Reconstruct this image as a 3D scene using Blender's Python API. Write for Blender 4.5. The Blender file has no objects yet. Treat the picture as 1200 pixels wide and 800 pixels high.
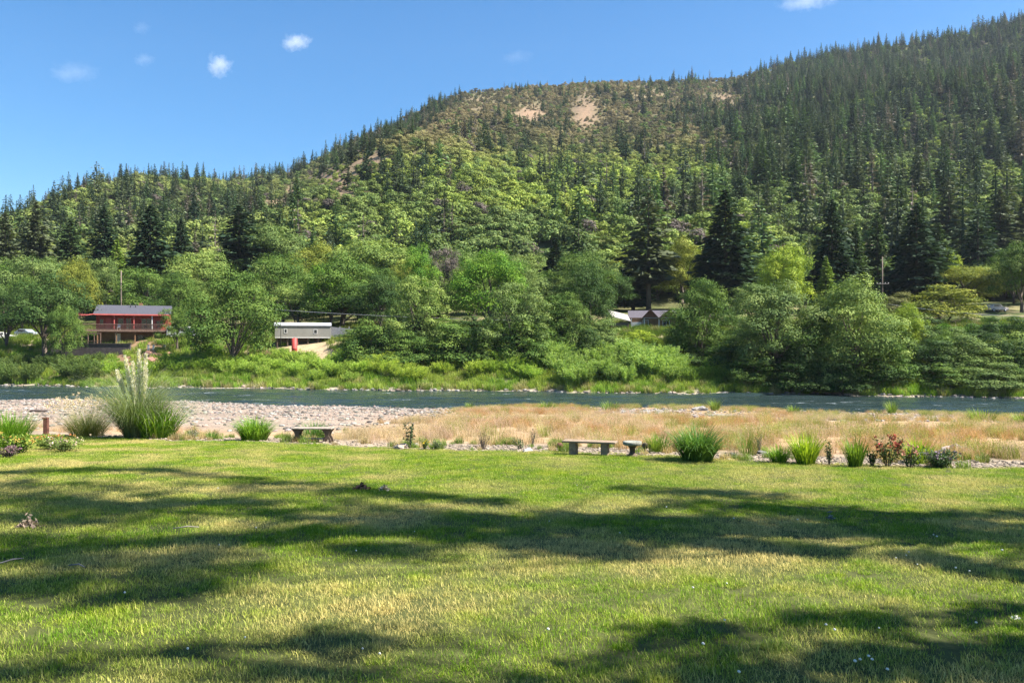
import bpy, bmesh, math, random
import numpy as np
from mathutils import Vector, Matrix

SC = bpy.context.scene
COL = SC.collection
R = math.radians

# ------------------------------------------------------------------ camera, sky, sun, exposure
F = 942.0            # focal length in photo pixels (1200 wide)
CZ = 6.5             # camera height above the river
cam = bpy.data.cameras.new('camera')
cam.sensor_width = 36.0
cam.lens = 36.0 * F / 1200.0
cam.clip_start = 0.1
cam.clip_end = 20000
camo = bpy.data.objects.new('camera', cam)
camo.location = (0, 0, CZ)
camo.rotation_euler = (R(90), 0, 0)
COL.objects.link(camo)
SC.camera = camo

SUN = Vector((0.60, -0.13, 0.79)).normalized()       # towards the sun
SUN_EL = math.asin(SUN.z)
SUN_AZ = math.atan2(SUN.x, SUN.y)

world = bpy.data.worlds.new('World')
SC.world = world
world.use_nodes = True
wn = world.node_tree.nodes
wl = world.node_tree.links
wn.clear()
sky = wn.new('ShaderNodeTexSky')
sky.sky_type = 'NISHITA'
sky.sun_disc = False
sky.sun_elevation = SUN_EL
sky.sun_rotation = SUN_AZ
sky.altitude = 300
sky.air_density = 1.0
sky.dust_density = 0.7
sky.ozone_density = 2.2
hsv = wn.new('ShaderNodeHueSaturation')
hsv.inputs['Saturation'].default_value = 1.42
wl.new(sky.outputs[0], hsv.inputs['Color'])
bg = wn.new('ShaderNodeBackground')
bg.inputs['Strength'].default_value = 0.064
wo = wn.new('ShaderNodeOutputWorld')
wl.new(hsv.outputs[0], bg.inputs[0])
wl.new(bg.outputs[0], wo.inputs[0])

sun = bpy.data.lights.new('sun', 'SUN')
sun.energy = 5.0
sun.angle = R(0.53)
sun.color = (1.0, 0.95, 0.86)
suno = bpy.data.objects.new('sun', sun)
suno.rotation_euler = (-SUN).to_track_quat('-Z', 'Y').to_euler()
suno.location = (50, -20, 80)
COL.objects.link(suno)

SC.view_settings.view_transform = 'Standard'
SC.view_settings.look = 'None'
SC.view_settings.gamma = 1.0
SC.view_settings.use_curve_mapping = False
SC.view_settings.exposure = 1.62
cy = SC.cycles
cy.max_bounces = 6
cy.diffuse_bounces = 3
cy.glossy_bounces = 2
cy.transmission_bounces = 3
cy.transparent_max_bounces = 4
cy.volume_bounces = 2
cy.use_denoising = True
cy.denoiser = 'OPENIMAGEDENOISE'
cy.denoising_prefilter = 'NONE'
cy.caustics_reflective = False
cy.caustics_refractive = False
cy.sample_clamp_indirect = 4.0

# ------------------------------------------------------------------ helpers
rng = np.random.default_rng(7)
random.seed(5)


def px(u, row, Y):
    """the point at distance Y that the photo shows at pixel (u, row)"""
    return Vector(((u - 600) / F * Y, Y, CZ + (400 - row) / F * Y))


def hash2(ix, iy, seed):
    n = (ix.astype(np.int64) * 374761393 + iy.astype(np.int64) * 668265263 + seed * 1274126177) & 0xFFFFFFFF
    n = ((n ^ (n >> 13)) * 1274126177) & 0xFFFFFFFF
    return ((n ^ (n >> 16)) & 0xFFFF) / 65535.0


def noise2(x, y, seed=0):
    x = np.asarray(x, float); y = np.asarray(y, float)
    ix = np.floor(x); iy = np.floor(y)
    fx = x - ix; fy = y - iy
    fx = fx * fx * (3 - 2 * fx); fy = fy * fy * (3 - 2 * fy)
    a = hash2(ix, iy, seed); b = hash2(ix + 1, iy, seed)
    c = hash2(ix, iy + 1, seed); d = hash2(ix + 1, iy + 1, seed)
    return (a * (1 - fx) + b * fx) * (1 - fy) + (c * (1 - fx) + d * fx) * fy


def fbm(x, y, seed=0, oct=4):
    s = 0.0; a = 0.5; t = 0.0
    for k in range(oct):
        s = s + a * noise2(np.asarray(x) * 2 ** k, np.asarray(y) * 2 ** k, seed + k * 17)
        t += a; a *= 0.5
    return s / t


def smooth(a, b, x):
    t = np.clip((x - a) / (b - a), 0, 1)
    return t * t * (3 - 2 * t)


def mesh_from(name, V, Q, tint=None, mats=(), matidx=None, smooth_shade=False):
    V = np.asarray(V, np.float32); Q = np.asarray(Q, np.int32)
    k = Q.shape[1]
    me = bpy.data.meshes.new(name)
    me.vertices.add(len(V)); me.vertices.foreach_set('co', V.ravel())
    me.loops.add(Q.size); me.loops.foreach_set('vertex_index', Q.ravel())
    me.polygons.add(len(Q))
    me.polygons.foreach_set('loop_start', np.arange(0, Q.size, k, dtype=np.int32))
    try:
        me.polygons.foreach_set('loop_total', np.full(len(Q), k, np.int32))
    except Exception:
        pass
    if tint is not None:
        a = me.attributes.new('tint', 'FLOAT', 'FACE')
        a.data.foreach_set('value', np.asarray(tint, np.float32))
    for m in mats:
        me.materials.append(m)
    if matidx is not None:
        me.polygons.foreach_set('material_index', np.asarray(matidx, np.int32))
    if smooth_shade:
        me.polygons.foreach_set('use_smooth', np.ones(len(Q), bool))
    me.update(calc_edges=True)
    return me


class MB:
    """collects boxes, bars, tubes and prisms and links them as ONE mesh"""
    def __init__(self):
        self.v = []; self.f = []; self.s = []

    def add(self, vs, fs, sm=False):
        o = len(self.v)
        self.v += [tuple(p) for p in vs]
        self.f += [tuple(i + o for i in f) for f in fs]
        self.s += [sm] * len(fs)
        return self

    def box(self, x0, x1, y0, y1, z0, z1):
        vs = [(x, y, z) for z in (z0, z1) for y in (y0, y1) for x in (x0, x1)]
        fs = [(0, 2, 3, 1), (4, 5, 7, 6), (0, 1, 5, 4), (2, 6, 7, 3), (0, 4, 6, 2), (1, 3, 7, 5)]
        return self.add(vs, fs)

    def tube(self, pts, rad, n=8, cap=True):
        pts = [Vector(p) for p in pts]
        if not hasattr(rad, '__len__'):
            rad = [rad] * len(pts)
        vs = []; fs = []
        for i, p in enumerate(pts):
            a = pts[min(i + 1, len(pts) - 1)] - pts[max(i - 1, 0)]
            q = a.to_track_quat('Z', 'Y')
            for k in range(n):
                t = 2 * math.pi * k / n
                vs.append(p + q @ Vector((math.cos(t) * rad[i], math.sin(t) * rad[i], 0)))
        for i in range(len(pts) - 1):
            for k in range(n):
                k2 = (k + 1) % n
                fs.append((i * n + k, i * n + k2, (i + 1) * n + k2, (i + 1) * n + k))
        if cap:
            fs.append(tuple(range(n - 1, -1, -1)))
            fs.append(tuple((len(pts) - 1) * n + k for k in range(n)))
        return self.add(vs, fs, True)

    def lathe(self, prof, n=20, c=(0, 0, 0)):
        vs = []; fs = []
        for (r, z) in prof:
            for k in range(n):
                t = 2 * math.pi * k / n
                vs.append((c[0] + r * math.cos(t), c[1] + r * math.sin(t), c[2] + z))
        for i in range(len(prof) - 1):
            for k in range(n):
                k2 = (k + 1) % n
                fs.append((i * n + k, i * n + k2, (i + 1) * n + k2, (i + 1) * n + k))
        fs.append(tuple(range(n - 1, -1, -1)))
        fs.append(tuple((len(prof) - 1) * n + k for k in range(n)))
        return self.add(vs, fs, True)

    def prism(self, outline, y0, y1):
        """outline in xz, extruded along y"""
        n = len(outline)
        vs = [(x, y0, z) for x, z in outline] + [(x, y1, z) for x, z in outline]
        fs = [tuple(range(n)), tuple(range(2 * n - 1, n - 1, -1))]
        for i in range(n):
            j = (i + 1) % n
            fs.append((j, i, n + i, n + j))
        return self.add(vs, fs)

    def mesh(self, name, m, bevel=0.0):
        me = bpy.data.meshes.new(name)
        me.from_pydata(self.v, [], self.f)
        me.polygons.foreach_set('use_smooth', self.s)
        if m:
            me.materials.append(m)
        if bevel:
            bm = bmesh.new(); bm.from_mesh(me)
            bmesh.ops.bevel(bm, geom=list(bm.edges), offset=bevel, segments=1, affect='EDGES', clamp_overlap=True)
            bm.to_mesh(me); bm.free()
        bm = bmesh.new(); bm.from_mesh(me)
        bmesh.ops.recalc_face_normals(bm, faces=list(bm.faces))
        bm.to_mesh(me); bm.free()
        me.update()
        return me

    def build(self, name, m, parent=None, bevel=0.0):
        return obj(name, self.mesh(name, m, bevel), parent)


def obj(name, me, parent=None, loc=None, rotz=0.0, scale=None, color=None):
    o = bpy.data.objects.new(name, me)
    COL.objects.link(o)
    if parent is not None:
        o.parent = parent
    if loc is not None:
        o.location = loc
    if rotz:
        o.rotation_euler = (0, 0, rotz)
    if scale is not None:
        o.scale = scale
    if color is not None:
        o.color = (*color, 1)
    return o


def tag(o, label=None, cat=None, group=None, kind=None):
    if label: o['label'] = label
    if cat: o['category'] = cat
    if group: o['group'] = group
    if kind: o['kind'] = kind
    return o


def thing(name, label, cat, loc=(0, 0, 0), rotz=0.0, scale=(1, 1, 1), group=None):
    o = bpy.data.objects.new(name, None)
    COL.objects.link(o)
    o.empty_display_size = 0.3
    o.location = loc; o.rotation_euler = (0, 0, rotz); o.scale = scale
    return tag(o, label, cat, group)


def copy_tree(o, parent=None):
    c = o.copy(); COL.objects.link(c)
    if parent is not None:
        c.parent = parent
    for ch in list(o.children):
        copy_tree(ch, c)
    return c


# ------------------------------------------------------------------ materials
def mat(name):
    m = bpy.data.materials.new(name)
    m.use_nodes = True
    nt = m.node_tree
    b = nt.nodes['Principled BSDF']
    return m, nt, b


def ramp(nt, cols, inp=None, interp='LINEAR'):
    r = nt.nodes.new('ShaderNodeValToRGB')
    cr = r.color_ramp; cr.interpolation = interp
    while len(cr.elements) < len(cols):
        cr.elements.new(0.5)
    for e, (p, c) in zip(cr.elements, cols):
        e.position = p; e.color = (*c, 1)
    if inp is not None:
        nt.links.new(inp, r.inputs[0])
    return r


def noise_node(nt, scale, vec=None, detail=4, rough=0.55):
    n = nt.nodes.new('ShaderNodeTexNoise')
    n.inputs['Scale'].default_value = scale
    n.inputs['Detail'].default_value = detail
    n.inputs['Roughness'].default_value = rough
    if vec is not None:
        nt.links.new(vec, n.inputs['Vector'])
    return n


def mixc(nt, fac, a, b, mode='MIX'):
    m = nt.nodes.new('ShaderNodeMix')
    m.data_type = 'RGBA'; m.blend_type = mode
    for sock, v in ((m.inputs[0], fac), (m.inputs[6], a), (m.inputs[7], b)):
        if hasattr(v, 'is_output'):
            nt.links.new(v, sock)
        elif isinstance(v, (int, float)):
            sock.default_value = v
        else:
            sock.default_value = (*v, 1)
    return m.outputs[2]


def solid(name, col, rough=0.7, var=0.25, scale=3.0, bump=0.0, metal=0.0, spec=0.4):
    m, nt, b = mat(name)
    tc = nt.nodes.new('ShaderNodeTexCoord')
    n = noise_node(nt, scale, tc.outputs['Object'], 6, 0.65)
    lo = tuple(max(0, c * (1 - var)) for c in col); hi = tuple(min(1, c * (1 + var)) for c in col)
    r = ramp(nt, [(0.3, lo), (0.7, hi)], n.outputs[0])
    nt.links.new(r.outputs[0], b.inputs['Base Color'])
    b.inputs['Roughness'].default_value = rough
    b.inputs['Metallic'].default_value = metal
    b.inputs['Specular IOR Level'].default_value = spec
    if bump:
        bp = nt.nodes.new('ShaderNodeBump'); bp.inputs['Strength'].default_value = bump
        bp.inputs['Distance'].default_value = 0.02
        n2 = noise_node(nt, scale * 8, tc.outputs['Object'], 4)
        nt.links.new(n2.outputs[0], bp.inputs['Height'])
        nt.links.new(bp.outputs[0], b.inputs['Normal'])
    return m


def leafmat(name, source='OBJECT', base=None, trans=0.20, var=0.5, hue=0.03, rough=0.65, spec=0.10):
    """foliage: colour from the object (OBJECT), from the scattered copy (INSTANCER) or fixed; each leaf varies a little"""
    m, nt, b = mat(name)
    L = nt.links.new
    if source == 'OBJECT':
        oi = nt.nodes.new('ShaderNodeObjectInfo'); col = oi.outputs['Color']
    elif source == 'INSTANCER':
        at = nt.nodes.new('ShaderNodeAttribute'); at.attribute_type = 'INSTANCER'; at.attribute_name = 'icol'
        col = at.outputs['Color']
    else:
        rgb = nt.nodes.new('ShaderNodeRGB'); rgb.outputs[0].default_value = (*base, 1); col = rgb.outputs[0]
    ti = nt.nodes.new('ShaderNodeAttribute'); ti.attribute_name = 'tint'
    mr = nt.nodes.new('ShaderNodeMapRange')
    mr.inputs[3].default_value = 1 - var; mr.inputs[4].default_value = 1 + var
    L(ti.outputs['Fac'], mr.inputs[0])
    hs = nt.nodes.new('ShaderNodeHueSaturation')
    mr2 = nt.nodes.new('ShaderNodeMapRange')
    mr2.inputs[3].default_value = 0.5 + hue; mr2.inputs[4].default_value = 0.5 - hue
    L(ti.outputs['Fac'], mr2.inputs[0])
    L(mr2.outputs[0], hs.inputs['Hue']); L(mr.outputs[0], hs.inputs['Value']); L(col, hs.inputs['Color'])
    L(hs.outputs[0], b.inputs['Base Color'])
    b.inputs['Roughness'].default_value = rough
    b.inputs['Specular IOR Level'].default_value = spec
    tr = nt.nodes.new('ShaderNodeBsdfTranslucent')
    tcol = mixc(nt, 1.0, hs.outputs[0], (1.25, 1.3, 0.7), 'MULTIPLY')
    L(tcol, tr.inputs['Color'])
    mx = nt.nodes.new('ShaderNodeMixShader'); mx.inputs[0].default_value = trans
    L(b.outputs[0], mx.inputs[1]); L(tr.outputs[0], mx.inputs[2])
    L(mx.outputs[0], nt.nodes['Material Output'].inputs['Surface'])
    return m


M = {}
M['leaf'] = leafmat('leaf_by_tree')
M['leaf_scatter'] = leafmat('leaf_scattered', 'INSTANCER')
M['needle'] = leafmat('needles_by_tree', trans=0.15, var=0.5, hue=0.025, rough=0.65, spec=0.12)
M['needle_scatter'] = leafmat('needles_scattered', 'INSTANCER', trans=0.15, var=0.5, hue=0.025, rough=0.65, spec=0.12)
M['blade'] = leafmat('blade_by_plant', trans=0.35, var=0.45, rough=0.45)
M['blade_scatter'] = leafmat('blade_scattered', 'INSTANCER', trans=0.35, var=0.4, rough=0.5)
M['bark'] = solid('bark', (0.11, 0.085, 0.065), 0.9, 0.5, 4, 0.6)
M['pale_bark'] = solid('pale_bark', (0.24, 0.21, 0.18), 0.9, 0.4, 4, 0.6)


# ------------------------------------------------------------------ terrain
def near_edge(X): return 79.4 - 0.171 * X + 2.2 * np.sin(X * 0.11) + 0.8 * np.sin(X * 0.37 + 1)
def far_edge(X): return 104.5 - 0.187 * X + 1.0 * np.sin(X * 0.17 + 2) + 0.5 * np.sin(X * 0.53)
def lawn_edge(X): return 20.8 - 0.445 * np.clip(X, -22, 25) + 0.25 * np.sin(X * 0.7) + 0.12 * np.sin(X * 1.9)


CU = np.array([-500, -200, 0, 50, 100, 150, 200, 250, 300, 340, 380, 420, 460, 500, 540, 580, 620, 680, 740, 800, 850, 880, 920, 960, 1000, 1050, 1100, 1150, 1200, 1400, 1800], float)
CR = np.array([346, 312, 281, 269, 254, 239, 231, 228, 223, 214, 189, 163, 146, 127, 109, 106, 103, 98, 97, 96, 93, 88, 77, 69, 62, 54, 46, 37, 26, -8, -30], float)
CD = np.interp(CU, [-500, 0, 350, 550, 800, 900, 1200, 1800], [620, 700, 800, 850, 930, 980, 960, 900])


def u_of(X, Y): return 600 + F * X / np.maximum(Y, 1.0)


def hill(X, Y):
    u = np.clip(u_of(X, Y), -500, 1800)
    row = np.interp(u, CU, CR); D = np.interp(u, CU, CD)
    zc = CZ + (400 - row) / F * D
    Y0 = 185.0
    t = (Y - Y0) / (D - Y0)
    tc = np.clip(t, 0, 1)
    z0 = 12.0
    z = z0 + (zc - z0) * (0.85 * tc + 0.15 * tc * tc)
    w = np.sin(np.pi * np.clip(t, 0, 1)) ** 0.7
    g = (fbm(X / 150 + 0.15 * Y / 150, Y / 420, 3, 3) - 0.5) * 75 + (fbm(X / 55, Y / 80, 9, 3) - 0.5) * 22
    z = z + w * g
    z = np.where(t > 1, zc - (Y - D) * 0.35, z)
    return z


def ground(X, Y):
    X = np.asarray(X, float); Y = np.asarray(Y, float)
    Yn = near_edge(X); Yf = far_edge(X)
    lawn = 4.9 - 0.06 * Y + 0.06 * (fbm(X / 3.5, Y / 3.5, 31, 2) - 0.5) * smooth(3, 6, Y)
    bar = 3.4 * (1 - (Y - 25) / (Yn - 25)) + 0.35 * (fbm(X / 6, Y / 6, 41, 3) - 0.5) * smooth(26, 32, Y) * smooth(0, 6, Yn - Y + 2)
    z = np.where(Y < 25, lawn, bar)
    bed = -1.2 * np.sin(np.pi * np.clip((Y - Yn) / (Yf - Yn), 0, 1)) - 0.05
    z = np.where(Y > Yn, bed, z)
    s = Y - Yf
    bank = 0.06 * s + 1.6 * smooth(0, 7, s) + 3.6 * smooth(7, 25, s) + 0.07 * np.clip(s - 22, 0, 200) + 0.6 * (fbm(X / 7, Y / 5, 51, 3) - 0.5) * smooth(0, 4, s)
    bank = np.where(s > 0, bank, 0)
    h = hill(X, Y)
    k = smooth(165, 215, Y)
    far = bank * (1 - k) + h * k
    z = np.where(Y > Yf, far, z)
    return z


def gz(x, y):
    return float(ground(np.array([x]), np.array([y]))[0])


def row_of(z, Y): return 400 - (z - CZ) * F / Y


def axis(lo, hi, d0, growth, dmax, pts=()):
    out = [0.0]; d = d0
    while out[-1] < hi:
        out.append(out[-1] + d); d = min(d * growth, dmax)
    neg = [0.0]; d = d0
    while neg[-1] > lo:
        neg.append(neg[-1] - d); d = min(d * growth, dmax)
    return np.array(sorted(set(neg[1:] + out)))


gx = axis(-1500, 1500, 0.45, 1.02, 14)
gy1 = np.arange(-40, 0, 2.0)
gy2 = np.arange(0, 34, 0.45)
gy3 = np.arange(34, 150, 0.8)
gy4 = [150.0]
while gy4[-1] < 1900:
    gy4.append(gy4[-1] + min(9.0, 1.0 + (gy4[-1] - 150) * 0.04))
gy = np.concatenate([gy1, gy2, gy3, np.array(gy4)])
GX, GY = np.meshgrid(gx, gy)
GZ = ground(GX, GY)


def bare_mask(u, row):
    m = np.zeros_like(u)
    for (bu, br, su, sr, a) in [(622, 133, 17, 9, 1.0), (686, 132, 15, 20, 0.9), (850, 116, 17, 11, 0.6), (395, 212, 40, 22, 0.8), (325, 243, 24, 12, 0.85), (345, 228, 14, 12, 0.85),
                             (430, 190, 26, 18, 0.75), (590, 205, 22, 8, 0.35), (460, 150, 26, 12, 0.45), (560, 122, 26, 9, 0.5), (760, 112, 30, 10, 0.4), (280, 226, 20, 9, 0.4), (640, 300, 30, 10, 0.2), (520, 110, 24, 8, 0.3)]:
        m = np.maximum(m, a * np.exp(-((u - bu) / (su * 1.2)) ** 2 - ((row - br) / (sr * 1.2)) ** 2))
    return m


def ground_colour(X, Y, Z):
    n1 = fbm(X / 1.6, Y / 1.6, 61, 4); n2 = fbm(X / 9, Y / 9, 71, 3); n3 = fbm(X / 0.7, Y / 0.7, 77, 3)
    C = np.empty(X.shape + (3,))
    def put(mask, col):
        mask = np.clip(mask, 0, 1)[..., None]
        C[:] = C * (1 - mask) + np.asarray(col) * mask
    C[:] = (0.065, 0.075, 0.022)
    Le = lawn_edge(X)
    put(smooth(-0.3, 0.3, Y - Le), (0.27, 0.215, 0.155))
    dry = smooth(2.2, 4.0, Y - Le)
    put(dry, (0.34, 0.235, 0.135))
    gr = dry * smooth(-3, -9, X) * smooth(2.5, 12, Y - Le + 8 * (n2 - .5))
    put(gr, (0.27, 0.215, 0.17))
    put(dry * smooth(0.50, 0.62, n2) * smooth(4, 10, X) * smooth(34, 42, Y), (0.28, 0.255, 0.235))
    put(smooth(-5, -1, Y - near_edge(X)) * smooth(0, -8, X), (0.26, 0.245, 0.23))
    put(smooth(-0.6, 0.3, Y - near_edge(X)), (0.10, 0.10, 0.085))
    s = Y - far_edge(X)
    put(smooth(-1.5, -0.4, s), (0.34, 0.30, 0.22))
    put(smooth(0.8, 2.5, s), (0.075, 0.10, 0.03))
    u = u_of(X, Y)
    put(smooth(0.5, 0.62, n1) * smooth(3, 6, s) * 0.6, (0.28, 0.22, 0.13))
    tan = np.exp(-((u - 365) / 38) ** 2) * smooth(11, 14, s) * smooth(24, 20, s)
    put(tan * 1.6, (0.36, 0.28, 0.175))
    put(np.exp(-((u - 165) / 42) ** 4) * smooth(7, 10, s) * smooth(30, 26, s) * 1.2, (0.21, 0.135, 0.085))
    put(np.exp(-((u - 90) / 28) ** 2) * smooth(2, 4, s) * smooth(10, 8, s), (0.34, 0.24, 0.18))
    put(np.exp(-((u - 10) / 60) ** 2) * smooth(19, 21, s) * smooth(40, 30, s), (0.45, 0.36, 0.27))
    h = smooth(160, 200, Y)
    put(h, (0.085, 0.09, 0.035))
    row = row_of(Z, Y)
    put(h * smooth(250, 130, row) * smooth(900, 820, u) * 0.8, (0.14, 0.12, 0.065))
    b = bare_mask(u, row) * (0.55 + 0.9 * fbm(X / 11, Y / 16, 83, 3))
    put(h * smooth(0.20, 0.65, b), (0.205, 0.150, 0.095))
    put(h * smooth(0.60, 1.0, b) * 0.6, (0.26, 0.17, 0.11))
    return C


NX, NY = len(gx), len(gy)
V = np.stack([GX.ravel(), GY.ravel(), GZ.ravel()], 1)
ii = np.arange(NX * NY).reshape(NY, NX)
Q = np.stack([ii[:-1, :-1], ii[:-1, 1:], ii[1:, 1:], ii[1:, :-1]], -1).reshape(-1, 4)
m, nt, b = mat('ground')
at = nt.nodes.new('ShaderNodeAttribute'); at.attribute_name = 'gcol'
geo = nt.nodes.new('ShaderNodeNewGeometry')
nA = noise_node(nt, 6.0, geo.outputs['Position'], 6, 0.7)
nB = noise_node(nt, 0.35, geo.outputs['Position'], 5, 0.65)
vor = nt.nodes.new('ShaderNodeTexVoronoi'); vor.inputs['Scale'].default_value = 7.0
nt.links.new(geo.outputs['Position'], vor.inputs['Vector'])
r1 = ramp(nt, [(0.25, (0.55, 0.55, 0.55)), (0.75, (1.4, 1.4, 1.4))], nA.outputs[0])
r2 = ramp(nt, [(0.3, (0.75, 0.75, 0.75)), (0.7, (1.25, 1.22, 1.18))], nB.outputs[0])
r3 = ramp(nt, [(0.0, (0.72, 0.72, 0.74)), (1.0, (1.25, 1.22, 1.2))], vor.outputs['Color'])
c = mixc(nt, 1.0, at.outputs['Color'], r1.outputs[0], 'MULTIPLY')
c = mixc(nt, 1.0, c, r2.outputs[0], 'MULTIPLY')
c = mixc(nt, 0.8, c, r3.outputs[0], 'MULTIPLY')
nt.links.new(c, b.inputs['Base Color'])
b.inputs['Roughness'].default_value = 0.95
b.inputs['Specular IOR Level'].default_value = 0.15
bp = nt.nodes.new('ShaderNodeBump'); bp.inputs['Strength'].default_value = 0.6; bp.inputs['Distance'].default_value = 0.05
nt.links.new(nA.outputs[0], bp.inputs['Height']); nt.links.new(bp.outputs[0], b.inputs['Normal'])
me = mesh_from('ground', V, Q, mats=[m], smooth_shade=True)
gc = ground_colour(GX, GY, GZ).reshape(-1, 3)
a = me.attributes.new('gcol', 'FLOAT_COLOR', 'POINT')
a.data.foreach_set('color', np.concatenate([gc, np.ones((len(gc), 1))], 1).astype(np.float32).ravel())
tag(obj('ground', me), 'lawn sloping to a gravel bar, far bank and wooded hillside', 'ground', kind='structure')

# river
m, nt, b = mat('river_water')
geo = nt.nodes.new('ShaderNodeNewGeometry')
mp = nt.nodes.new('ShaderNodeMapping'); mp.inputs['Scale'].default_value = (0.45, 1.0, 1.0)
nt.links.new(geo.outputs['Position'], mp.inputs['Vector'])
w1 = noise_node(nt, 0.55, mp.outputs[0], 5, 0.62)
w2 = noise_node(nt, 2.6, mp.outputs[0], 4, 0.6)
mp2 = nt.nodes.new('ShaderNodeMapping'); mp2.inputs['Scale'].default_value = (0.10, 0.42, 1.0)
nt.links.new(geo.outputs['Position'], mp2.inputs['Vector'])
w3 = noise_node(nt, 1.0, mp2.outputs[0], 7, 0.72)
bcol = ramp(nt, [(0.35, (0.012, 0.024, 0.026)), (0.65, (0.028, 0.044, 0.044))], w3.outputs[0])
foam = ramp(nt, [(0.60, (0, 0, 0)), (0.69, (1, 1, 1))], w3.outputs[0])
mlt = nt.nodes.new('ShaderNodeMath'); mlt.operation = 'MULTIPLY'
foam2 = ramp(nt, [(0.45, (0, 0, 0)), (0.62, (1, 1, 1))], w2.outputs[0])
nt.links.new(foam.outputs[0], mlt.inputs[0]); nt.links.new(foam2.outputs[0], mlt.inputs[1])
c = mixc(nt, mlt.outputs[0], bcol.outputs[0], (0.62, 0.68, 0.70))
nt.links.new(c, b.inputs['Base Color'])
rr = nt.nodes.new('ShaderNodeMapRange'); rr.inputs[3].default_value = 0.12; rr.inputs[4].default_value = 0.7
nt.links.new(mlt.outputs[0], rr.inputs[0]); nt.links.new(rr.outputs[0], b.inputs['Roughness'])
b.inputs['IOR'].default_value = 1.33; b.inputs['Specular IOR Level'].default_value = 0.2
b1 = nt.nodes.new('ShaderNodeBump'); b1.inputs['Strength'].default_value = 0.5; b1.inputs['Distance'].default_value = 0.3
b2 = nt.nodes.new('ShaderNodeBump'); b2.inputs['Strength'].default_value = 0.7; b2.inputs['Distance'].default_value = 0.12
nt.links.new(w1.outputs[0], b1.inputs['Height']); nt.links.new(w2.outputs[0], b2.inputs['Height'])
nt.links.new(b1.outputs[0], b2.inputs['Normal']); nt.links.new(b2.outputs[0], b.inputs['Normal'])
wx = np.concatenate([np.arange(-420, -110, 5.0), np.arange(-110, 110, .6), np.arange(110, 421, 5.0)]); wy = np.concatenate([np.arange(40, 62, 2.0), np.arange(62, 130, .28), np.arange(130, 190, 2.0)])
WX, WY = np.meshgrid(wx, wy)
calm = .45 + .9 * smooth(.35, .65, fbm(WX / 30, WY / 9, 95, 3))
WZ = (0.34 * (fbm(WX / 3.2, WY / 1.5, 91, 3) - 0.5) + .10 * (fbm(WX / 9, WY / 4, 93, 2) - .5)) * calm
ii = np.arange(WX.size).reshape(WX.shape)
Q = np.stack([ii[:-1, :-1], ii[:-1, 1:], ii[1:, 1:], ii[1:, :-1]], -1).reshape(-1, 4)
# keep the sheet to the river bed
cx = WX.ravel()[Q].mean(1); cyy = WY.ravel()[Q].mean(1)
keep = (cyy > near_edge(cx) - 3) & (cyy < far_edge(cx) + 2)
me = mesh_from('river', np.stack([WX.ravel(), WY.ravel(), WZ.ravel()], 1), Q[keep], mats=[m], smooth_shade=True)
tag(obj('river_water', me), 'dark blue green river with small white riffles', 'river', kind='structure')


# ------------------------------------------------------------------ foliage builders (numpy)
def unit(v): return v / np.maximum(np.linalg.norm(v, axis=-1, keepdims=True), 1e-9)
def rdir(n, g): return unit(g.normal(size=(n, 3)))


def leaves(c, d, n, l, w):
    """diamond leaves: centres, long axes, normals, length, width -> verts, quads"""
    d = unit(d); s = unit(np.cross(n, d))
    l = np.broadcast_to(np.asarray(l, float), (len(c),))[:, None]; w = np.broadcast_to(np.asarray(w, float), (len(c),))[:, None]
    nn = unit(np.cross(d, s))
    V = np.stack([c - d * l / 2, c + s * w / 2 + nn * w * .15, c + d * l / 2, c - s * w / 2 + nn * w * .15], 1).reshape(-1, 3)
    return V, np.arange(len(V)).reshape(-1, 4)


def straps(base, az, L, th0, bend, w, segs, tip=0.15):
    """arching grass blades: base points, azimuth, length, lean at the foot, added lean at the tip, width"""
    N = len(base)
    L, th0, bend, w = (np.broadcast_to(np.asarray(x, float), (N,)) for x in (L, th0, bend, w))
    h = np.stack([np.cos(az), np.sin(az), np.zeros(N)], 1)
    side = np.stack([-np.sin(az), np.cos(az), np.zeros(N)], 1)
    up = np.array([0, 0, 1.0])
    p = base.copy(); rows = []
    for k in range(segs + 1):
        s = k / segs
        ww = w * (1 - s ** 1.5 * (1 - tip)) * (0.7 + 0.3 * min(1, s * 4))
        rows.append(np.stack([p - side * ww[:, None] / 2, p + side * ww[:, None] / 2], 1))
        th = th0 + bend * (s + 0.5 / segs) ** 1.6
        p = p + (h * np.sin(th)[:, None] + up * np.cos(th)[:, None]) * (L / segs)[:, None]
    V = np.stack(rows, 1)                                  # N, segs+1, 2, 3
    idx = np.arange(N * (segs + 1) * 2).reshape(N, segs + 1, 2)
    Q = np.stack([idx[:, :-1, 0], idx[:, :-1, 1], idx[:, 1:, 1], idx[:, 1:, 0]], -1).reshape(-1, 4)
    return V.reshape(-1, 3), Q, segs


def join(parts):
    Vs, Qs, Ts = [], [], []; o = 0
    for (V, Q, T) in parts:
        Vs.append(V); Qs.append(Q + o); Ts.append(T); o += len(V)
    return np.concatenate(Vs), np.concatenate(Qs), np.concatenate(Ts)


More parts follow.
